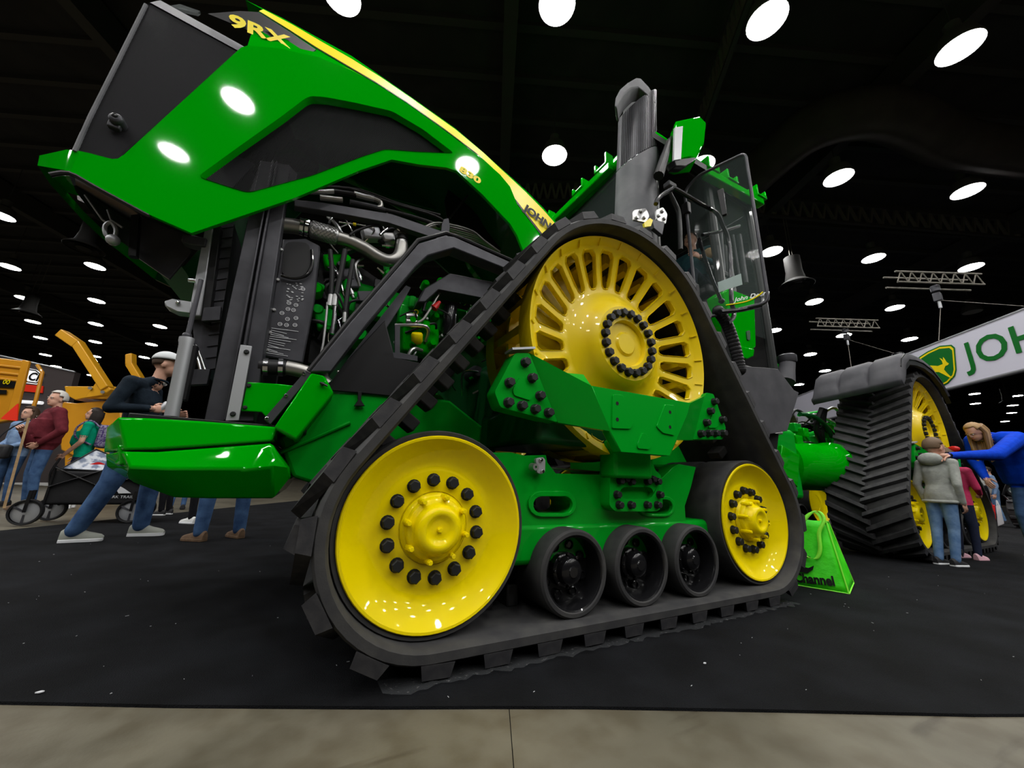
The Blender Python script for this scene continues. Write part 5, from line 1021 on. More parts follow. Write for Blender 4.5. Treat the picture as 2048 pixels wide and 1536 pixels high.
# -- navy pullover man leaning on the nose of the tractor
fl_, fr_ = PZ(148, 1082), PZ(272, 1074); nv = (fl_ + fr_) / 2; nyaw = face_to(nv, nv + V((1, .12, 0))); RI = 0
def loc_of(p, base, yw, kk): return Matrix.Rotation(-yw, 3, 'Z') @ (V(p) - base) / kk
ND = math.hypot(nv.x - CAM.x, nv.y - CAM.y); kN = fit_h0(nv, (334, 697)) * 1.0 / 1.75
lf, rf = loc_of(fl_, nv, nyaw, kN), loc_of(fr_, nv, nyaw, kN)
def NQ(x, y, lat=0.0): p = loc_of(PD(x, y, ND), nv, nyaw, kN); p.x = lat; return p
LN = 'man in navy pullover and white cap leaning against the green nose weight'
hp = NQ(264, 895); nbs = dict(pel=hp, waist=NQ(272, 862), chest=NQ(288, 808), neck=NQ(316, 762), head=NQ(335, 731), shL=NQ(300, 778, -.20), shR=NQ(272, 772, .20), elR=NQ(236, 822, .27), wrR=NQ(308, 824, .22), elL=NQ(300, 835, -.26), wrL=NQ(345, 830, -.16), hiL=hp + V((-.09, .02, -.02)), hiR=hp + V((.09, 0, -.02)), knL=V((-.12, (hp.y + rf.y) / 2 + .08, .50)), anL=V((-.12, rf.y, .085)), knR=V((.12, hp.y * .45 + lf.y * .55 + .05, .48)), anR=V((.12, lf.y, .085)))
Wn, HWn, RZn, kn_, rn = person(LN, nv, nyaw, kN * 1.75, nbs, top='cloth_navy', pants='jeans', hair=('short', 'hair_brown'), shoe=('shoe_grey', 'white_paint'), look=(-.12, .05), curl=.5, voxel=.009, palm={'R': V((-.9, .2, -.1)), 'L': V((.9, 0, -.2))}, toes=(-.1, .1), legw=1.25)
cap = MB(); mk('cap_white', (.52, .54, .55), .8, bump=(300, .4, .003)); vs = []; n0 = 24
for i in range(9):
    t = pi / 2 * i / 8
    for q in range(n0): a = 2 * pi * q / n0; vs.append(HWn((.094 * math.sin(t) * math.cos(a), .112 * math.sin(t) * math.sin(a) - .010, .045 + .092 * math.cos(t))))
cap.add(vs, [(i * n0 + q, i * n0 + (q + 1) % n0, (i + 1) * n0 + (q + 1) % n0, (i + 1) * n0 + q) for i in range(8) for q in range(n0)])
cpo = obj('cap', cap, 'cap_white', rn); cpo.modifiers.new('t', 'SOLIDIFY').thickness = .006
br_ = [HWn((x, y, z)) for x, y, z in ((-.085, .06, .05), (-.07, .14, .035), (-.03, .175, .032), (.03, .175, .032), (.07, .14, .035), (.085, .06, .05))]; obj('cap_brim', MB().plate(br_, RZn @ V((0, 0, .006))), 'cap_white', cpo); obj('cap_patch', MB().ball(HWn((-.055, .075, .095)), V((.03, .03, .016)) * kn_, 10, 6, RZn), 'tee_green', cpo)
obj('collar', MB().tube(ring(Wn(nbs['neck'] + V((0, .01, -.01))), .066 * kn_, (0, .2, 1), 16), .014, 8, closed=True), 'cloth_navy', rn); obj('undershirt', MB().ball(Wn(nbs['neck'] + V((0, .05, -.02))), (.03, .03, .03)), 'white_paint', rn)
pb = Wn(nbs['wrR'] + V((-.03, .09, .03))); solo('drink_can', MB().lathe([(0, -.07), (.028, -.07), (.033, -.06), (.033, .05), (.026, .065), (0, .065)], pb, (.35, .1, .9), 20), 'alu', 'silver can held in the hand of the man in navy', 'can', pb)
# -- legs and bystanders behind the machine
def fit_h(p, px): return PD(px[0], px[1], math.hypot(p.x - CAM.x, p.y - CAM.y)).z - p.z
def standing(label, px, H, yaw, **kw): p = PZ(*px); return person(label, p, yaw, H, **kw)
OUT_L = V((-.88, .47)); OUT_R = V((.88, -.47))
standing('person in blue jeans and brown boots standing behind the nose weight', (436, 1079), 1.85, .5, pants='jeans', top='cloth_navy', shoe=('boot', 'boot'), legw=1.25, hair=('short', 'hair_dark'), toes=(.45, .1), J=dict(anL=(-.17, 0, .085), anR=(.17, -.02, .085), knL=(-.16, .03, .5), knR=(.16, .02, .5)), voxel=.014)
standing('person in black leggings and white sneakers behind the nose weight', (392, 1046), 1.6, .9, pants='leggings', top='leggings', shoe=('shoe_white', 'white_paint'), hair=('long', 'hair_dark'), voxel=.016, female=True)
standing('person in dark trousers and patterned sneakers behind the leaning man', (325, 1030), 1.50, 1.3, pants='leggings', top='cloth_navy', shoe=('shoe_black', 'white_paint'), hair=('short', 'hair_brown'), voxel=.016)
standing('distant person in jeans seen beneath the nose weight', (352, 1018), 1.45, .2, pants='jeans', top='maroon', shoe=('shoe_black', 'shoe_black'), hair=('short', 'hair_dark'), voxel=.018)
# -- group at left
mp_ = PZ(48, 1020); my = face_to(mp_, mp_ + V((-1, -.75, 0))); MD = math.hypot(mp_.x - CAM.x, mp_.y - CAM.y); kM = fit_h(mp_, (100, 780)) / 1.75
MQ = lambda x, y, d: loc_of(PD(x, y, MD + d), mp_, my, kM)
LM = 'white haired man in maroon long sleeve shirt holding a wooden pole'
Wm, HWm, RZm, km, rmn = person(LM, mp_, my, fit_h(mp_, (100, 780)), dict(elR=MQ(66, 890, -.05), wrR=MQ(50, 862, -.28), elL=(-.30, -.05, 1.15), wrL=(-.18, .10, .95)), top='maroon', pants='jeans', hair=('short', 'hair_grey'), bulk=1.28, belly=.04, untuck=True, shoe=('boot', 'boot'), look=(.35, 0), curl=.9, lean=OUT_L * .04)
obj('glasses', MB().tube(ring(Wm((-.02, .155, 1.33)), .022, (0, 1, 0), 12), .003, 5, closed=True).tube(ring(Wm((.03, .155, 1.33)), .022, (0, 1, 0), 12), .003, 5, closed=True), 'chrome', rmn)
wh_ = PD(52, 856, MD - .36); pbot = PD(8, 1016, MD - .36); pbot.z = max(pbot.z, -.008); solo('wooden_pole', MB().bar(pbot, wh_ + (wh_ - pbot).normalized() * .16, .045, .03), 'tan', 'long pale wooden pole in the hand of the maroon shirt man', 'pole', pbot)
dp_ = PZ(-8, 1012); LD = 'woman in light denim shirt with shoulder bag behind the wooden pole'
HAIRLEN[LD] = .1; person(LD, dp_, face_to(dp_, dp_ + V((-.5, -1, 0))), fit_h(dp_, (45, 812)), dict(wrL=(-.06, .20, 1.0), elL=(-.25, .0, 1.12), wrR=(.10, .18, 1.02)), top='denim_shirt', pants='jeans', hair=('long', 'hair_brown'), shoe=('shoe_black', 'shoe_black'), belly=.02, curl=.8, untuck=True)
W_, H_, R_, k_, ro_ = PERS[LD]; sb = thing('shoulder_bag', 'dark grey shoulder bag on the denim shirt woman', 'bag', W_((.02, .2, .86))); obj('bag_body', MB().box(W_((.02, .22, .92)), (.34, .12, .24), R_), 'shoe_black', sb, bevel=.04); obj('bag_strap', MB().tube(catmull([W_(p) for p in ((.16, .2, 1.0), (.12, .17, 1.25), (-.12, .08, 1.50), (-.16, -.08, 1.35))], 5), .012, 6), 'shoe_black', sb)
gp_ = PZ(130, 1016); LG = 'dark haired woman in green tee shirt beside the orange loader'
HAIRLEN[LG] = .34; person(LG, gp_, face_to(gp_, gp_ + V((-1, -.1, 0))), fit_h(gp_, (178, 814)), dict(elR=(.27, .0, 1.12), wrR=(.27, .12, .88), elL=(-.25, .0, 1.12), wrL=(-.18, .16, .90)), top='tee_green', pants='leggings_navy', hair=('long', 'hair_dark'), shoe=('shoe_white', 'white_paint'), sleeve=.5, belly=.05, look=(.05, .1), untuck=True)
W_, H_, R_, k_, ro_ = PERS[LG]; mk('plaid_purple', (.05, .03, .12), .8, noise=(40, (.2, .18, .26), .45, .55)); bp_ = thing('backpack', 'purple plaid backpack on the green tee shirt woman', 'backpack', W_((0, -.2, 1.05))); obj('pack_body', MB().box(W_((0, -.20, 1.24)), (.30, .16, .42), R_), 'plaid_purple', bp_, bevel=.05, seg=3)
for s in (-1, 1): obj('strap', MB().tube(catmull([W_(p) for p in ((s * .12, -.13, 1.40), (s * .14, .0, 1.50), (s * .14, .13, 1.38), (s * .13, .12, 1.2), (s * .16, -.1, 1.08))], 4), .016, 6), 'plaid_purple', bp_)
# -- children and the woman in blue at the rear track
bp0 = PZ(1897, 1131); by = face_to(bp0, bp0 + V((1, -.30, 0))); LB = 'boy in grey hooded sweatshirt standing beside the rear track'
Wb, HWb, RZb, kb, rb = person(LB, bp0, by, fit_h(bp0, (1882, 868)) * .955, dict(head=(0, .02, 1.645), neck=(0, -.01, 1.49), elR=(.23, -.04, 1.10), wrR=(.21, .06, .86), elL=(-.23, -.04, 1.10), wrL=(-.21, .06, .86), anL=(-.07, -.04, .085), anR=(.07, .03, .085), knL=(-.08, .0, .5), knR=(.08, .05, .5)), top='grey_hoodie', pants='jeans_light', hair=('short', 'hair_sandy'), shoe=('shoe_black', 'white_paint'), bulk=1.0, hip=1.0, look=(-.3, 0), legw=1.05, headk=1.25, untuck=True, lean=OUT_R * .13)
hd_ = obj('hood', MB().ball(Wb((0, -.10, 1.47)), V((.145, .085, .10)) * kb, 18, 12, RZb).tube(ring(Wb((0, -.03, 1.49)), .115 * kb, RZb @ V((0, -.35, .94)), 20), .035 * kb, 8, closed=True), 'grey_hoodie', rb); obj('hem_band', MB().tube([Wb(V((.178 * math.cos(a), .135 * math.sin(a), .865))) for a in [2 * pi * q / 24 for q in range(24)]], .022 * kb, 8, closed=True), 'grey_hoodie', rb)
gp0 = PZ(1942, 1118); gy_ = face_to(gp0, gp0 + V((1, -.25, 0))); LGi = 'small girl in pink sweater with a red hair bow beside the boy'
Wg, HWg, RZg, kg, rg = person(LGi, gp0, gy_, fit_h(gp0, (1925, 893)) * .955, dict(head=(0, .03, 1.645), neck=(0, -.01, 1.49), elR=(.24, .04, 1.14), wrR=(.16, .26, 1.05), elL=(-.24, .04, 1.14), wrL=(-.12, .26, 1.08)), top='pink', pants='leggings_navy', hair=('tail', 'hair_sandy'), shoe=('shoe_pink', 'shoe_pink'), bulk=1.04, curl=.7, headk=1.25, untuck=True, lean=OUT_R * .04)
obj('hair_bow', MB().ball(HWg((-.075, -.02, .12)), V((.065, .03, .04)) * 1.0, 10, 8, RZg).ball(HWg((.075, -.02, .12)), (.065, .03, .04), 10, 8, RZg).ball(HWg((0, -.02, .115)), .028), 'red', rg)
sy0 = PZ(2100, 1118); syw = face_to(sy0, V((bp0.x, bp0.y, 0))); LW = 'blond woman in bright blue sweater bending over the children'; HAIRLEN[LW] = .30; kW = 1.9 / 1.75
def wl(p): return loc_of(p, sy0, syw, kW)
sd_ = math.hypot(sy0.x - CAM.x, sy0.y - CAM.y)
hdp = wl(PD(1950, 864, sd_ - .35)); hw_ = Wb((.13, -.03, 1.46)); hl = wl(hw_); h2 = wl(PD(1972, 958, sd_ - .55)); chp = V((hdp.x * .6, hdp.y - .34, hdp.z - .10)); pelp = V((0, -.15, .95))
bl = dict(pel=pelp, waist=pelp.lerp(chp, .35) + V((0, 0, .05)), chest=pelp.lerp(chp, .75) + V((0, 0, .05)), neck=chp.lerp(hdp, .45) + V((0, 0, .02)), head=hdp, shL=chp + V((-.19, .10, .0)), shR=chp + V((.19, .10, .0)), wrL=hl + V((0, -.09, .05)), wrR=h2, hiL=(-.09, -.13, .92), hiR=(.09, -.13, .92))
bl['elL'] = (bl['shL'] + bl['wrL']) / 2 + V((-.05, -.03, -.10)); bl['elR'] = (bl['shR'] + bl['wrR']) / 2 + V((.08, -.10, -.02))
Ww, HWw, RZw, kw_, rw = person(LW, sy0, syw, 1.9, bl, top='blue_sweater', pants='jeans', hair=('long', 'hair_blond'), shoe=('shoe_white', 'white_paint'), look=(-.36, -.55), voxel=.010, palm={'L': V((0, .2, -1)), 'R': V((-.6, 0, -.6)), 'dL': V((.1, .95, -.25))}, curl=.25, bulk=1.5, female=True, untuck=True)
wt_ = Ww(bl['wrL'] + V((0, .01, .0))); ad = RZw @ (bl['wrL'] - bl['elL']); obj('watch', MB().lathe([(.032, -.018), (.037, -.014), (.037, .014), (.032, .018)], wt_, ad, 20).box(wt_ + V((0, 0, .036)), (.03, .03, .012)), 'black_gloss', rw)
for i, (px, lab, kw) in enumerate((((1982, 1050), 'distant person in white plaid jacket behind the bending woman', dict(top='white_plaid', pants='leggings', hair=('long', 'hair_brown'))), ((2006, 1046), 'distant person in denim standing left of the utility vehicle', dict(top='denim_shirt', pants='jeans_light', hair=('short', 'hair_dark'))))): standing(lab, px, 1.78, -.6 + i, voxel=.018, shoe=('shoe_black', 'shoe_black'), **kw)
# -- operator in the cab
oh = PY(1384, 478, 1.0); oy = face_to((0, 0, 0), (-1, -.2, 0)); LO = 'person in teal jacket and tan vest sitting inside the cab'; ob = V((oh.x + .08, oh.y + .05, oh.z - 1.30))
person(LO, ob, oy, 1.75, dict(pel=(0, -.06, .62), waist=(0, -.04, .76), chest=(0, 0, .97), neck=(0, .03, 1.15), head=(0, .06, 1.30), shL=(-.19, 0, 1.09), shR=(.19, 0, 1.09), elL=(-.26, .06, .82), elR=(.26, .06, .82), wrL=(-.20, .30, .84), wrR=(.20, .30, .84), hiL=(-.09, 0, .60), hiR=(.09, 0, .60), knL=(-.13, .42, .62), knR=(.13, .42, .62), anL=(-.12, .46, .20), anR=(.12, .46, .20)), top='teal_jacket', pants='cloth_navy', hair=('short', 'hair_brown'), shoe=('boot', 'boot'), voxel=.014)
W_, H_, R_, k_, ro_ = PERS[LO]; obj('vest', MB().ball(W_((-.22, .02, .98)), (.10, .13, .10), 12, 8, R_), 'tan', ro_)
dsp = W_((0, -.1, .40)) - V((3.05, YC - .05, ZF + .55)) + V((0, 0, .06))
for o in [seat] + list(seat.children):
    for v in o.data.vertices: v.co += dsp
# ================================================================ THINGS AROUND
def PQ(x, y, q):                                             # point on the hall plane q = const
    k = ray(x, y); n = V((HS, HC, 0)); return CAM + k * ((q - CAM.dot(n)) / k.dot(n))
QD = V((HS, HC, 0)); PDIR = V((HC, -HS, 0))
def LQ(pts, q): return [PQ(x, y, q) for x, y in pts]
def on_plane(x, y, p0, n): k = ray(x, y); return CAM + k * ((V(p0) - CAM).dot(n) / k.dot(n))
# ---- hanging banner with the maker's emblem
b0, b1 = V((11.0, -0.98, 0)), V((19.6, 10.2, 0)); bt = (b1 - b0).normalized(); bn = V((bt.y, -bt.x, 0)); ZB, ZT = 3.2, 4.4
mk('banner_cloth', (.58, .57, .66), .8, bump=(3, .1, .02)); mk('logo_green', (.0, .13, .012), .6); mk('logo_yellow', (.80, .62, .0), .6)
ban = thing('hanging_banner', 'long white hanging banner with green lettering and leaping deer shield', 'banner', (b0.x, b0.y, ZB))
obj('banner_panel', MB().plate([V((b0.x, b0.y, ZB)), V((b1.x, b1.y, ZB)), V((b1.x, b1.y, ZT)), V((b0.x, b0.y, ZT))], -bn * .12 if bn.dot(b0 - CAM) < 0 else bn * .12), 'banner_cloth', ban, bevel=.02)
toC = bn if bn.dot(CAM - b0) > 0 else -bn
for z in (ZB + .03, ZT - .03): obj('edge_seam', MB().bar(V((b0.x, b0.y, z)) + toC * .006, V((b1.x, b1.y, z)) + toC * .006, .01, .03), 'alu', ban)
def PB(x, y, o=.012): return on_plane(x, y, b0 + toC * o, bn)
def shield(cx, pts, o): return [PB(x, y, o) for x, y in pts]
S0 = [(1855, 703), (1880, 691.5), (1903, 689.5), (1909.5, 695), (1913, 740), (1910, 752), (1896, 767), (1878, 776), (1860, 778), (1832, 768), (1828, 740), (1838, 714)]
c0 = (1872, 735); sc2 = lambda P, k: [(c0[0] + (x - c0[0]) * k, c0[1] + (y - c0[1]) * k) for x, y in P]
em = obj('shield', MB().plate(shield(0, S0, .010), toC * .004), 'logo_green', ban); obj('shield_border', MB().plate(shield(0, sc2(S0, .94), .016), toC * .003), 'logo_yellow', em); obj('shield_field', MB().plate(shield(0, sc2(S0, .86), .020), toC * .003), 'logo_green', em)
deer = [(1842, 742), (1850, 733), (1862, 731), (1876, 732), (1886, 728), (1884, 722), (1879, 716), (1884, 718), (1887, 722), (1886, 714), (1890, 719), (1893, 724), (1898, 727), (1896, 730), (1891, 732), (1888, 739), (1893, 745), (1900, 752), (1906, 756), (1899, 755), (1888, 749), (1878, 744), (1866, 744), (1858, 750), (1850, 758), (1842, 764), (1848, 754), (1852, 746), (1846, 748)]
obj('leaping_deer', MB().plate([PB(x, y, .024) for x, y in deer], toC * .003), 'logo_yellow', em, smooth=0)
le = (b0 - b1).normalized(); j0 = PB(1937, 736, .012); cap_h = (PB(1952, 684) - PB(1952, 734)).length
lettering('banner_lettering', 'JOHN DEERE', cap_h / .70, j0 + V((0, 0, .02)), le, V((0, 0, 1)), 'logo_green', ban, offset=.012, space=1.05)
# rigging above the banner: short truss, hoist, cable
for px, lab in (((1866, 562), 'short black lighting truss with chain hoist above the deer shield'), ((1688, 650), 'short black lighting truss with chain hoist above the rear fender')):
    fx = 1 if px[0] > 1800 else .72; d = (math.hypot(*(b0.xy - CAM.xy)) + (2.2 if fx == 1 else 5.4)); c = PD(px[0], px[1], d); rg_ = thing('rigging_truss', lab, 'truss', c, 'banner rigging')
    w2 = 1.1; ax = CR.copy(); ax.z = 0; ax.normalize(); fwd = V((-ax.y, ax.x, 0))
    for o in (V((0, 0, .15)) + fwd * .15, V((0, 0, .15)) - fwd * .15, V((0, 0, -.15)) + fwd * .15, V((0, 0, -.15)) - fwd * .15): obj('chord', MB().cyl(c - ax * w2 + o, c + ax * w2 + o, .025, 8), 'roof_steel_light', rg_)
    for i in range(8): a = c - ax * w2 + ax * (2 * w2 * i / 8); e = c - ax * w2 + ax * (2 * w2 * (i + .5) / 8); obj('lattice', MB().cyl(a + V((0, 0, -.15)) - fwd * .15, e + V((0, 0, .15)) - fwd * .15, .014, 6).cyl(e + V((0, 0, .15)) - fwd * .15, a + ax * (2 * w2 / 8) + V((0, 0, -.15)) - fwd * .15, .014, 6), 'roof_steel_light', rg_)
    h = c + V((0, 0, -.15)); obj('hoist_body', MB().cyl(h, h - V((0, 0, .16)), .09, 14).box(h - V((0, 0, .32)), (.16, .14, .22)), 'dark_metal', rg_, bevel=.01); obj('hoist_hook', MB().cyl(h - V((0, 0, .40)), h - V((0, 0, .62)), .035, 10), 'alu', rg_)
    tz = V((h.x, h.y, ZT)); m_ = on_plane(1880 if fx == 1 else 1697, 690 if fx == 1 else 712, b0, bn)
    obj('cable', MB().cyl(h - V((0, 0, .6)), V((m_.x, m_.y, ZT)), .008, 6), 'roof_steel_light', rg_); e2 = m_ + le * 1.8; obj('bridle', MB().cyl(h - V((0, 0, .4)), V((e2.x, e2.y, ZT)), .006, 6), 'roof_steel_light', rg_)
# ---- lime shopping bag beside the rear idler
mk('lime', (.03, .62, .0), .5, noise=(9, (.06, .74, .01), .35, .7), bump=(14, .35, .02)); mk('lime_light', (.22, .80, .04), .5)
A0, B0 = PZ(1566, 1166), PZ(1698, 1188); dirb = (B0 - A0).normalized(); bk0 = V((-dirb.y, dirb.x, 0)); bk0 = bk0 if bk0.y > 0 else -bk0; back = (PZ(1719, 1160) - B0).normalized(); upb = (V((0, 0, 1)) + bk0 * .22 - dirb * .03).normalized()
hb = (PY(1680, 1050, B0.y + .08) - B0).length * .95; TL, TR = A0 + upb * hb * 1.0 + dirb * .08, B0 + upb * hb - dirb * .05; A1, B1 = A0 + back * .30, B0 + back * .34 + V((0, 0, .03)); TL1, TR1 = TL + back * .10, TR + back * .12 - V((0, 0, .01))
bag = thing('shopping_bag', 'bright lime green reusable shopping bag leaning against the rear idler', 'bag', A0)
def quadgrid(a, b, c, d, n=10, amp=.008, seed=1):
    r_ = random.Random(seed); rows = []; nn = (V(b) - V(a)).cross(V(d) - V(a)).normalized()
    for i in range(n + 1):
        rows.append([V(a).lerp(b, q / n).lerp(V(d).lerp(c, q / n), i / n) + nn * amp * (math.sin(q * .7 + seed) * math.sin(i * .6 + seed * 2) + .5 * math.sin(q * .35 - i * .5) + r_.uniform(-.12, .12)) * (0 < i < n) * (0 < q < n) for q in range(n + 1)])
    mb = MB()
    for x, y in zip(rows, rows[1:]): mb.strip(x, y)
    return mb
for nm, q in (('front_face', (A0, B0, TR, TL)), ('side_gusset', (B0, B1, TR1, TR)), ('back_face', (A1, B1, TR1, TL1)), ('side_gusset', (A0, A1, TL1, TL)), ('base', (A0, B0, B1, A1))):
    o = obj(nm, quadgrid(*q, seed=len(nm)), 'lime', bag, smooth=60); o.modifiers.new('t', 'SOLIDIFY').thickness = .004
for a, b in ((B0, TR), (B0, B1), (TR, TR1), (A0, B0), (B1, TR1)): obj('seam', MB().cyl(a, b, .006, 6), 'lime_light', bag)
fnb = (TL - A0).cross(B0 - A0).normalized(); fnb = fnb if fnb.dot(CAM - A0) > 0 else -fnb
def PF(x, y, o=.016): return on_plane(x, y, A0 + fnb * o, fnb)
for k_, pts in enumerate(([(1597, 1062), (1594, 1085), (1606, 1108), (1630, 1118), (1640, 1100), (1638, 1065), (1648, 1040), (1636, 1022), (1618, 1030), (1597, 1058)], )):
    hp_ = catmull([PF(x, y, .03) for x, y in pts], 5); w_ = V((0, 0, 1)); m = MB(); sd = [dirb * .018] * len(hp_)
    m.strip([p - dirb * .014 for p in hp_], [p + dirb * .014 for p in hp_]); o = obj('handle', m, 'lime_light', bag, smooth=60); o.modifiers.new('t', 'SOLIDIFY').thickness = .004
m = MB(); hp_ = catmull([PF(x, y, -.06) for x, y in ((1602, 1062), (1606, 1040), (1625, 1024), (1640, 1032), (1646, 1050))], 5); m.strip([p - dirb * .014 for p in hp_], [p + dirb * .014 for p in hp_]); obj('handle', m, 'lime_light', bag, smooth=60)
l0, l1 = PF(1566, 1166), PF(1667, 1170); chs = (PF(1620, 1152) - PF(1620, 1170)).length
lettering('bag_lettering', 'Channel', chs / .72, PF(1590, 1163), PF(1668, 1171) - PF(1590, 1163), upb, 'decal_black', bag, sx=.82, offset=.004)
cr = [PF(x, y) for x, y in ((1588, 1104), (1584, 1118), (1588, 1133), (1600, 1144), (1615, 1146), (1626, 1139), (1628, 1131), (1617, 1136), (1605, 1133), (1596, 1122), (1594, 1110))]; obj('crescent_mark', MB().plate(cr, fnb * .002), 'decal_black', bag, smooth=0)
cr = [PF(x, y) for x, y in ((1600, 1113), (1612, 1117), (1622, 1114), (1614, 1111), (1607, 1110))]; obj('crescent_tip', MB().plate(cr, fnb * .002), 'decal_black', bag, smooth=0)
# ---- display board seen under the articulation
mk('board_print', (.30, .30, .02), .6, noise=(14, (.02, .16, .02), .4, .6)); db_ = thing('display_board', 'green framed display board with yellow print under the articulation joint', 'sign', PZ(1625, 1030))
obj('board_panel', MB().plate(LQ([(1592, 988), (1648, 990), (1648, 1036), (1592, 1034)], 7.5), QD * .03), 'board_print', db_); obj('board_frame', MB().tube(LQ([(1590, 986), (1650, 988), (1650, 1050), (1590, 1048)], 7.5), .04, 6, closed=True), 'cast_green', db_)
# ---- folding wagon
mk('wagon_cloth', (.010, .010, .011), .8, bump=(10, .3, .02)); wq = PZ(45, 1051); w1, w2_ = PZ(42, 1051), PZ(256, 1046); wd = (w2_ - w1); wd.z = 0; WL = wd.length; wd.normalize(); wb = V((-wd.y, wd.x, 0)); px_m = 1.0
wag = thing('folding_wagon', 'black folding utility wagon with spoked wheels behind the navy pullover man', 'wagon', w1); WR = .155
for i, (a, b) in enumerate(((0, 0), (WL, 0), (.06, .52), (WL + .02, .52))):
    c = w1 + wd * a + wb * b + V((0, 0, WR)); wh = obj('wheel', MB().lathe([(WR * .82, -.035), (WR * .95, -.04), (WR, -.02), (WR, .02), (WR * .95, .04), (WR * .82, .035)], c, wb, 32), 'black', wag)
    obj('wheel_disc', MB().lathe([(0, -.02), (.03, -.025), (WR * .82, -.008), (WR * .82, .01), (0, .02)], c, wb, 28), 'alu', wh); 
    for q in range(3): an = q * 2 * pi / 3 + .5; e = wd * math.cos(an) + V((0, 0, 1)) * math.sin(an); obj('spoke', MB().bar(c + e * .03 - wb * .022, c + e * WR * .82 - wb * .016, .02, .008, wb), 'dark_metal', wh)
    obj('fork', MB().bar(c - wb * .05, c + V((0, 0, .26)) - wb * .05, .03, .02, wb).bar(c + wb * .05, c + V((0, 0, .26)) + wb * .05, .03, .02, wb), 'black_gloss', wag)
zb0, zb1 = .24, .66; q0, q1 = w1 + wd * .12 + V((0, 0, 0)), w1 + wd * (WL + .12); TT = [q0, q1, q1 + wb * .5, q0 + wb * .5]
for nm, (a, b) in (('side_panel', (0, 1)), ('end_panel', (1, 2)), ('side_panel', (2, 3)), ('end_panel', (3, 0))): o = obj(nm, quadgrid(TT[a] + V((0, 0, zb0)), TT[b] + V((0, 0, zb0)), TT[b] + V((0, 0, zb1)), TT[a] + V((0, 0, zb1)), 12, .006, a), 'wagon_cloth', wag); o.modifiers.new('t', 'SOLIDIFY').thickness = .006
obj('floor_panel', MB().plate([p + V((0, 0, zb0)) for p in TT], (0, 0, .02)), 'wagon_cloth', wag)
for p in TT: obj('corner_post', MB().cyl(p + V((0, 0, .2)), p + V((0, 0, .72)), .014, 8), 'black_gloss', wag)
fo = -wb * .015
for a, b, z0, z1 in ((0, .5, .70, .46), (.5, 1, .46, .70), (0, .5, .46, .70), (.5, 1, .70, .46)): obj('scissor_brace', MB().cyl(q0.lerp(q1, a) + fo + V((0, 0, z0)), q0.lerp(q1, b) + fo + V((0, 0, z1)), .011, 8), 'black_gloss', wag)
obj('pull_handle', MB().tube(catmull([q0 + wd * -.02 + wb * .25 + V((0, 0, .3)), q0 - wd * .10 + wb * .25 + V((0, 0, .6)), q0 - wd * .06 + wb * .25 + V((0, 0, .82))], 5), .014, 8), 'black_gloss', wag)
lw = lambda s, z: q0 + wd * s + V((0, 0, z)) - wb * .022; cs = WL * .52
obj('mountain_mark', MB().plate([lw(cs, .38), lw(cs + .06, .44), lw(cs + .12, .50), lw(cs + .20, .45), lw(cs + .28, .39), lw(cs + .16, .385), lw(cs + .13, .43), lw(cs + .11, .39)], -wb * .003), 'decal_white', wag, smooth=0)
lettering('wagon_lettering', 'OZARK TRAIL', .05, lw(cs, .325), wd, V((0, 0, 1)), 'decal_white', wag)
# clear tote of goods lying on the wagon
tt = thing('clear_tote', 'clear vinyl tote bag with printed goods lying on the black wagon', 'bag', q0 + V((0, 0, zb1))); mk('tote_print', (.42, .44, .48), .35, noise=(13, (.10, .13, .2), .45, .58)); T4 = [q0 + wd * .02 + wb * .1 + V((0, 0, .68)), q0 + wd * (WL * .62) + wb * .1 + V((0, 0, .66)), q0 + wd * (WL * .60) + wb * .34 + V((0, 0, .80)), q0 + wd * .22 + wb * .34 + V((0, 0, .96))]
obj('tote_panel', quadgrid(*T4, 10, .012, 3), 'tote_print', tt).modifiers.new('t', 'SOLIDIFY').thickness = .02; obj('tote_piping', MB().tube(T4, .014, 8, closed=True), 'black', tt); cc_ = T4[0].lerp(T4[2], .55) - wb * .03; obj('red_print', MB().plate(roundpoly([cc_ + wd * -.1, cc_ + wd * .02 + V((0, 0, -.03)), cc_ + wd * .1, cc_ + V((0, 0, .05))], .03), -wb * .004), 'red', tt)
obj('tote_fill', MB().plate([p + wb * .03 - V((0, 0, .02)) for p in T4], wb * .15), 'black', tt)
# ---- orange machinery at left
mk('orange', (.50, .21, .008), .4, coat=.4, noise=(2, (.58, .26, .012), .3, .7)); mk('smv', (.75, .03, .01), .5); QH = 8.6
hop = thing('grain_hopper', 'orange steel hopper box at far left edge behind the denim shirt woman', 'machine', PQ(0, 1010, QH))
obj('hopper_side', MB().plate(LQ([(-90, 706), (46, 721), (36, 770), (14, 842), (-90, 860)], QH), QD * .15), 'orange', hop, bevel=.03)
for y0, y1 in ((730, 737), (745, 751), (757, 763)): obj('pressed_rib', MB().tube(LQ([(-80, y0 - 8), (52, y1)], QH - .02), .035, 8), 'orange', hop)
obj('corner_post', MB().plate(LQ([(44, 719), (58, 722), (44, 778), (30, 838), (10, 838), (28, 775)], QH - .1), QD * .06), 'orange', hop, bevel=.02); obj('side_rail', MB().tube(LQ([(75, 730), (85, 745), (72, 800), (62, 828)], QH - .1), .04, 8), 'orange', hop)
obj('name_band', MB().plate(LQ([(-40, 758), (40, 764), (36, 776), (-40, 772)], QH - .06), QD * .02), 'decal_black', hop); lettering('model_digits', '00', .18, PQ(4, 768, QH - .09), PDIR, V((0, 0, 1)), 'decal_yellow', hop); obj('warning_label', MB().plate(LQ([(-10, 779), (12, 780), (11, 788), (-10, 787)], QH - .05), QD * .02), 'decal_black', hop)
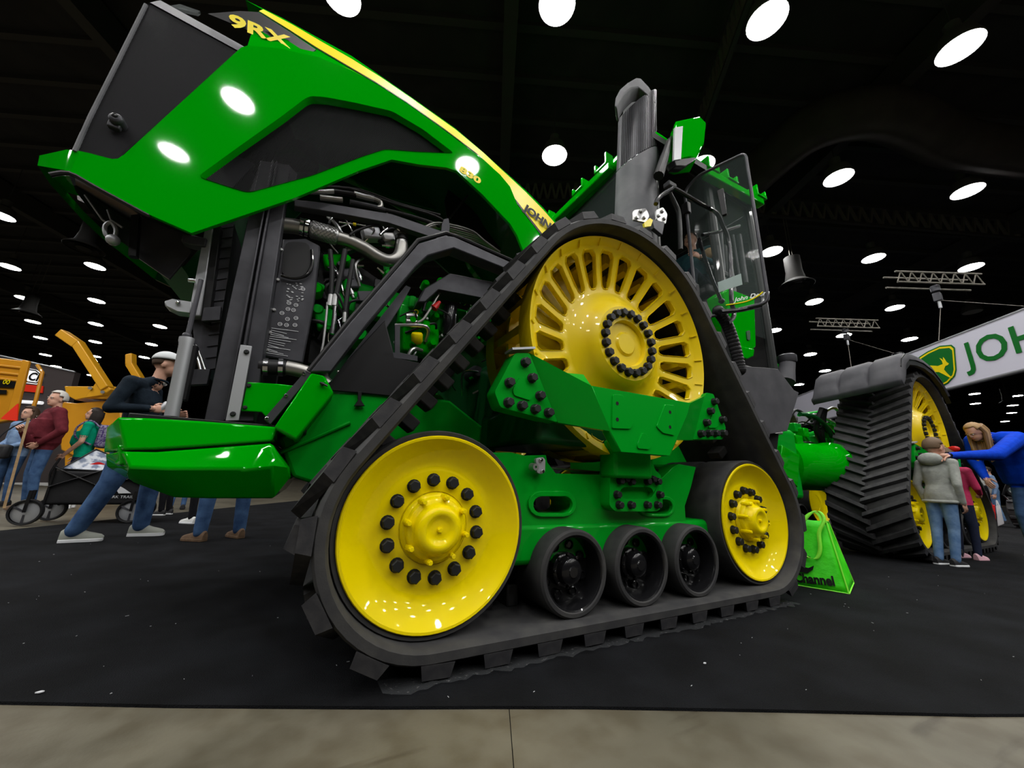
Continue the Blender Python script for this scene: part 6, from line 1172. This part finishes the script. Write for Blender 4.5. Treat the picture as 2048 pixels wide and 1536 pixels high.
obj('slow_vehicle_triangle', MB().plate(roundpoly(LQ([(0, 838), (36, 806), (34, 842)], QH - .3), .04), QD * .02), 'smv', hop)
ld = thing('box_blade', 'orange yellow implement with two bent lift arms behind the group', 'machine', PQ(185, 1000, QH)); mk('amber', (.62, .30, .012), .35, coat=.4)
def arm(pts, w, nm, q): 
    P = LQ(pts, q)
    for a, b in zip(P, P[1:]): obj(nm, MB().bar(a, b, w, w, QD), 'amber', ld, bevel=.02)
arm([(124, 667), (158, 690)], .22, 'arm_tip', QH - .3); arm([(156, 687), (215, 778)], .20, 'lift_arm', QH - .3); arm([(262, 709), (262, 730)], .18, 'arm_tip', QH + .6); arm([(261, 728), (290, 775)], .18, 'lift_arm', QH + .6)
obj('top_box', MB().plate(LQ([(128, 772), (230, 773), (240, 800), (170, 796), (150, 800), (132, 790)], QH), QD * .8), 'amber', ld, bevel=.02); obj('pivot_bracket', MB().plate(LQ([(196, 758), (222, 778), (206, 790), (168, 796), (180, 780)], QH - .35), QD * .15), 'amber', ld, bevel=.02)
obj('blade_shell', MB().plate(LQ([(112, 802), (150, 806), (238, 798), (250, 880), (232, 935), (200, 940), (120, 900)], QH + .1), QD * .8), 'orange', ld, bevel=.04); obj('side_plate', MB().plate(LQ([(200, 890), (232, 880), (236, 985), (206, 985)], QH - .2), QD * .1), 'amber', ld, bevel=.01); obj('skid', MB().plate(LQ([(112, 985), (245, 985), (245, 1003), (112, 1003)], QH), QD * .5), 'black', ld); obj('support_leg', MB().plate(LQ([(130, 890), (150, 890), (150, 990), (130, 990)], QH + .2), QD * .2), 'orange', ld)
for x, y in ((180, 776), (205, 784)): obj('pin_bolt', MB().cyl(PQ(x, y, QH - .37), PQ(x, y, QH - .42), .04, 12), 'steel', ld)
# ---- dark sign wall with white badge
QS = 12.0; mk('sign_dark', (.055, .045, .045), .7); mk('sign_white', (.75, .75, .78), .5, emit=(1, 1, 1, .6)); sg = thing('exhibit_sign', 'dark grey exhibit sign wall with white lettered badge behind hopper', 'sign', PQ(60, 900, QS))
obj('sign_panel', MB().plate(LQ([(-80, 694), (150, 744), (134, 806), (134, 965), (-80, 965)], QS), QD * .2), 'sign_dark', sg); obj('sign_edge', MB().tube(LQ([(-80, 694), (150, 744)], QS - .02), .03, 6), 'alu', sg)
bd = obj('badge_panel', MB().plate(roundpoly(LQ([(-10, 727), (72, 739), (86, 750), (82, 764), (74, 769), (-10, 758)], QS - .03), .1), QD * .02), 'sign_white', sg)
obj('badge_outline', MB().tube(LQ([(-10, 729), (71, 741), (83, 750.5), (80, 762), (73, 766), (-10, 755)], QS - .05), .02, 6), 'decal_black', bd); lettering('badge_letters', 'CK', .40, PQ(54, 759, QS - .06), PQ(80, 763, QS - .06) - PQ(48, 758, QS - .06), V((0, 0, 1)), 'decal_black', bd, offset=.015, sx=1.0)
obj('red_band', MB().plate(LQ([(40, 768), (86, 772), (84, 786), (40, 782)], QS - .05), QD * .03), 'smv', sg); obj('light_tube', MB().tube(LQ([(38, 803), (84, 806)], QS - .08), .06, 8), 'sign_white', sg)
# a far warm spot light
# ---- right edge: utility vehicle and bags
G = PZ(2040, 1056); XV = G.x
uv = thing('utility_vehicle', 'black and green utility vehicle with knobby tire at right edge', 'vehicle', G)
def LXp(pts, x): return [PX(a, b, x) for a, b in pts]
tc_ = PX(2040, 1026, XV); tr_ = abs(PX(2040, 1026, XV).z - .0); ty = obj('tire', MB().lathe([(tr_ * .55, -.16), (tr_ * .9, -.17), (tr_, -.12), (tr_, .12), (tr_ * .9, .17), (tr_ * .55, .16)], tc_, (.35, 1, 0), 36), 'rubber', uv)
for q in range(22):
    an = 2 * pi * q / 22; R3 = Matrix.Rotation(-an, 3, 'Y'); obj('tire_knob', MB().box(tc_ + V((math.cos(an) * tr_, (-.08 if q % 2 else .06), math.sin(an) * tr_)), (.05, .14, .07), R3), 'tread', ty, bevel=.01)
obj('wheel_rim', MB().lathe([(0, -.10), (tr_ * .3, -.12), (tr_ * .55, -.14)], tc_, (.35, 1, 0), 24), 'black_gloss', ty)
obj('hood_cover', MB().plate(LXp([(2022, 962), (2040, 952), (2110, 950), (2110, 975), (2030, 978)], XV), (.5, .1, 0)), 'green', uv, bevel=.03); obj('front_cowl', MB().plate(LXp([(2008, 972), (2020, 966), (2110, 966), (2110, 1000), (2026, 996), (2012, 988)], XV - .1), (.3, 0, 0)), 'black', uv, bevel=.03)
for x in (2025, 2040): l = obj('headlight', MB().lathe([(0, -.03), (.07, -.02), (.085, 0), (.09, .04)], PX(x, 981, XV - .12), (1, 0, 0), 20), 'glass', uv); obj('reflector', MB().lathe([(0, .0), (.07, -.01)], PX(x, 981, XV - .115), (1, 0, 0), 16), 'chrome', l)
obj('brush_guard', MB().tube(LXp([(2006, 990), (2016, 964), (2060, 958)], XV - .2), .03, 8).tube(LXp([(2006, 990), (2020, 1002), (2080, 1004)], XV - .2), .03, 8), 'black_gloss', uv); obj('roof_post', MB().tube(LXp([(2012, 960), (2010, 900), (2060, 880)], XV + .4), .03, 8), 'black_gloss', uv)
for nm, mt, pts, lab in (('paper_bag', 'red', [(1969, 1010), (1990, 1010), (1993, 1052), (1974, 1053)], 'red shopping bag standing on the carpet behind the girl'), ('paper_bag', 'white_paint', [(1992, 1012), (2000, 1010), (2009, 1048), (1996, 1053)], 'white shopping bag standing right of the red bag')):
    g = PZ(*pts[3]); d = math.hypot(g.x - CAM.x, g.y - CAM.y); pl = [PD(x, y, d) for x, y in pts]; t = thing(nm, lab, 'bag', g); ff = V((ray(1985, 1050).x, ray(1985, 1050).y, 0)).normalized()
    obj('bag_body', MB().plate(pl, ff * .18), mt, t, bevel=.01); obj('bag_handle', MB().tube(catmull([pl[0].lerp(pl[1], .25), pl[0].lerp(pl[1], .5) + V((0, 0, .14)), pl[0].lerp(pl[1], .75)], 5), .012, 6), mt, t)
# ---- crinkled clear film sticking out under the near front track
mk('film', (.10, .105, .11), .3, alpha=.22, noise=(60, (.5, .5, .5), .6, .75)); A = []; B = []; fr_ = random.Random(8)
for i in range(90):
    x = -.18 + 2.75 * i / 89; A.append(V((x, .02, .004))); B.append(V((x, -.09 - .02 * abs(math.sin(i * .9)) - fr_.uniform(0, .025), .004 + fr_.uniform(0, .012))))
solo('plastic_film', MB().strip(A, B), 'film', 'crinkled clear plastic film sticking out beneath the near front track', 'film', (1.2, 0, .004))
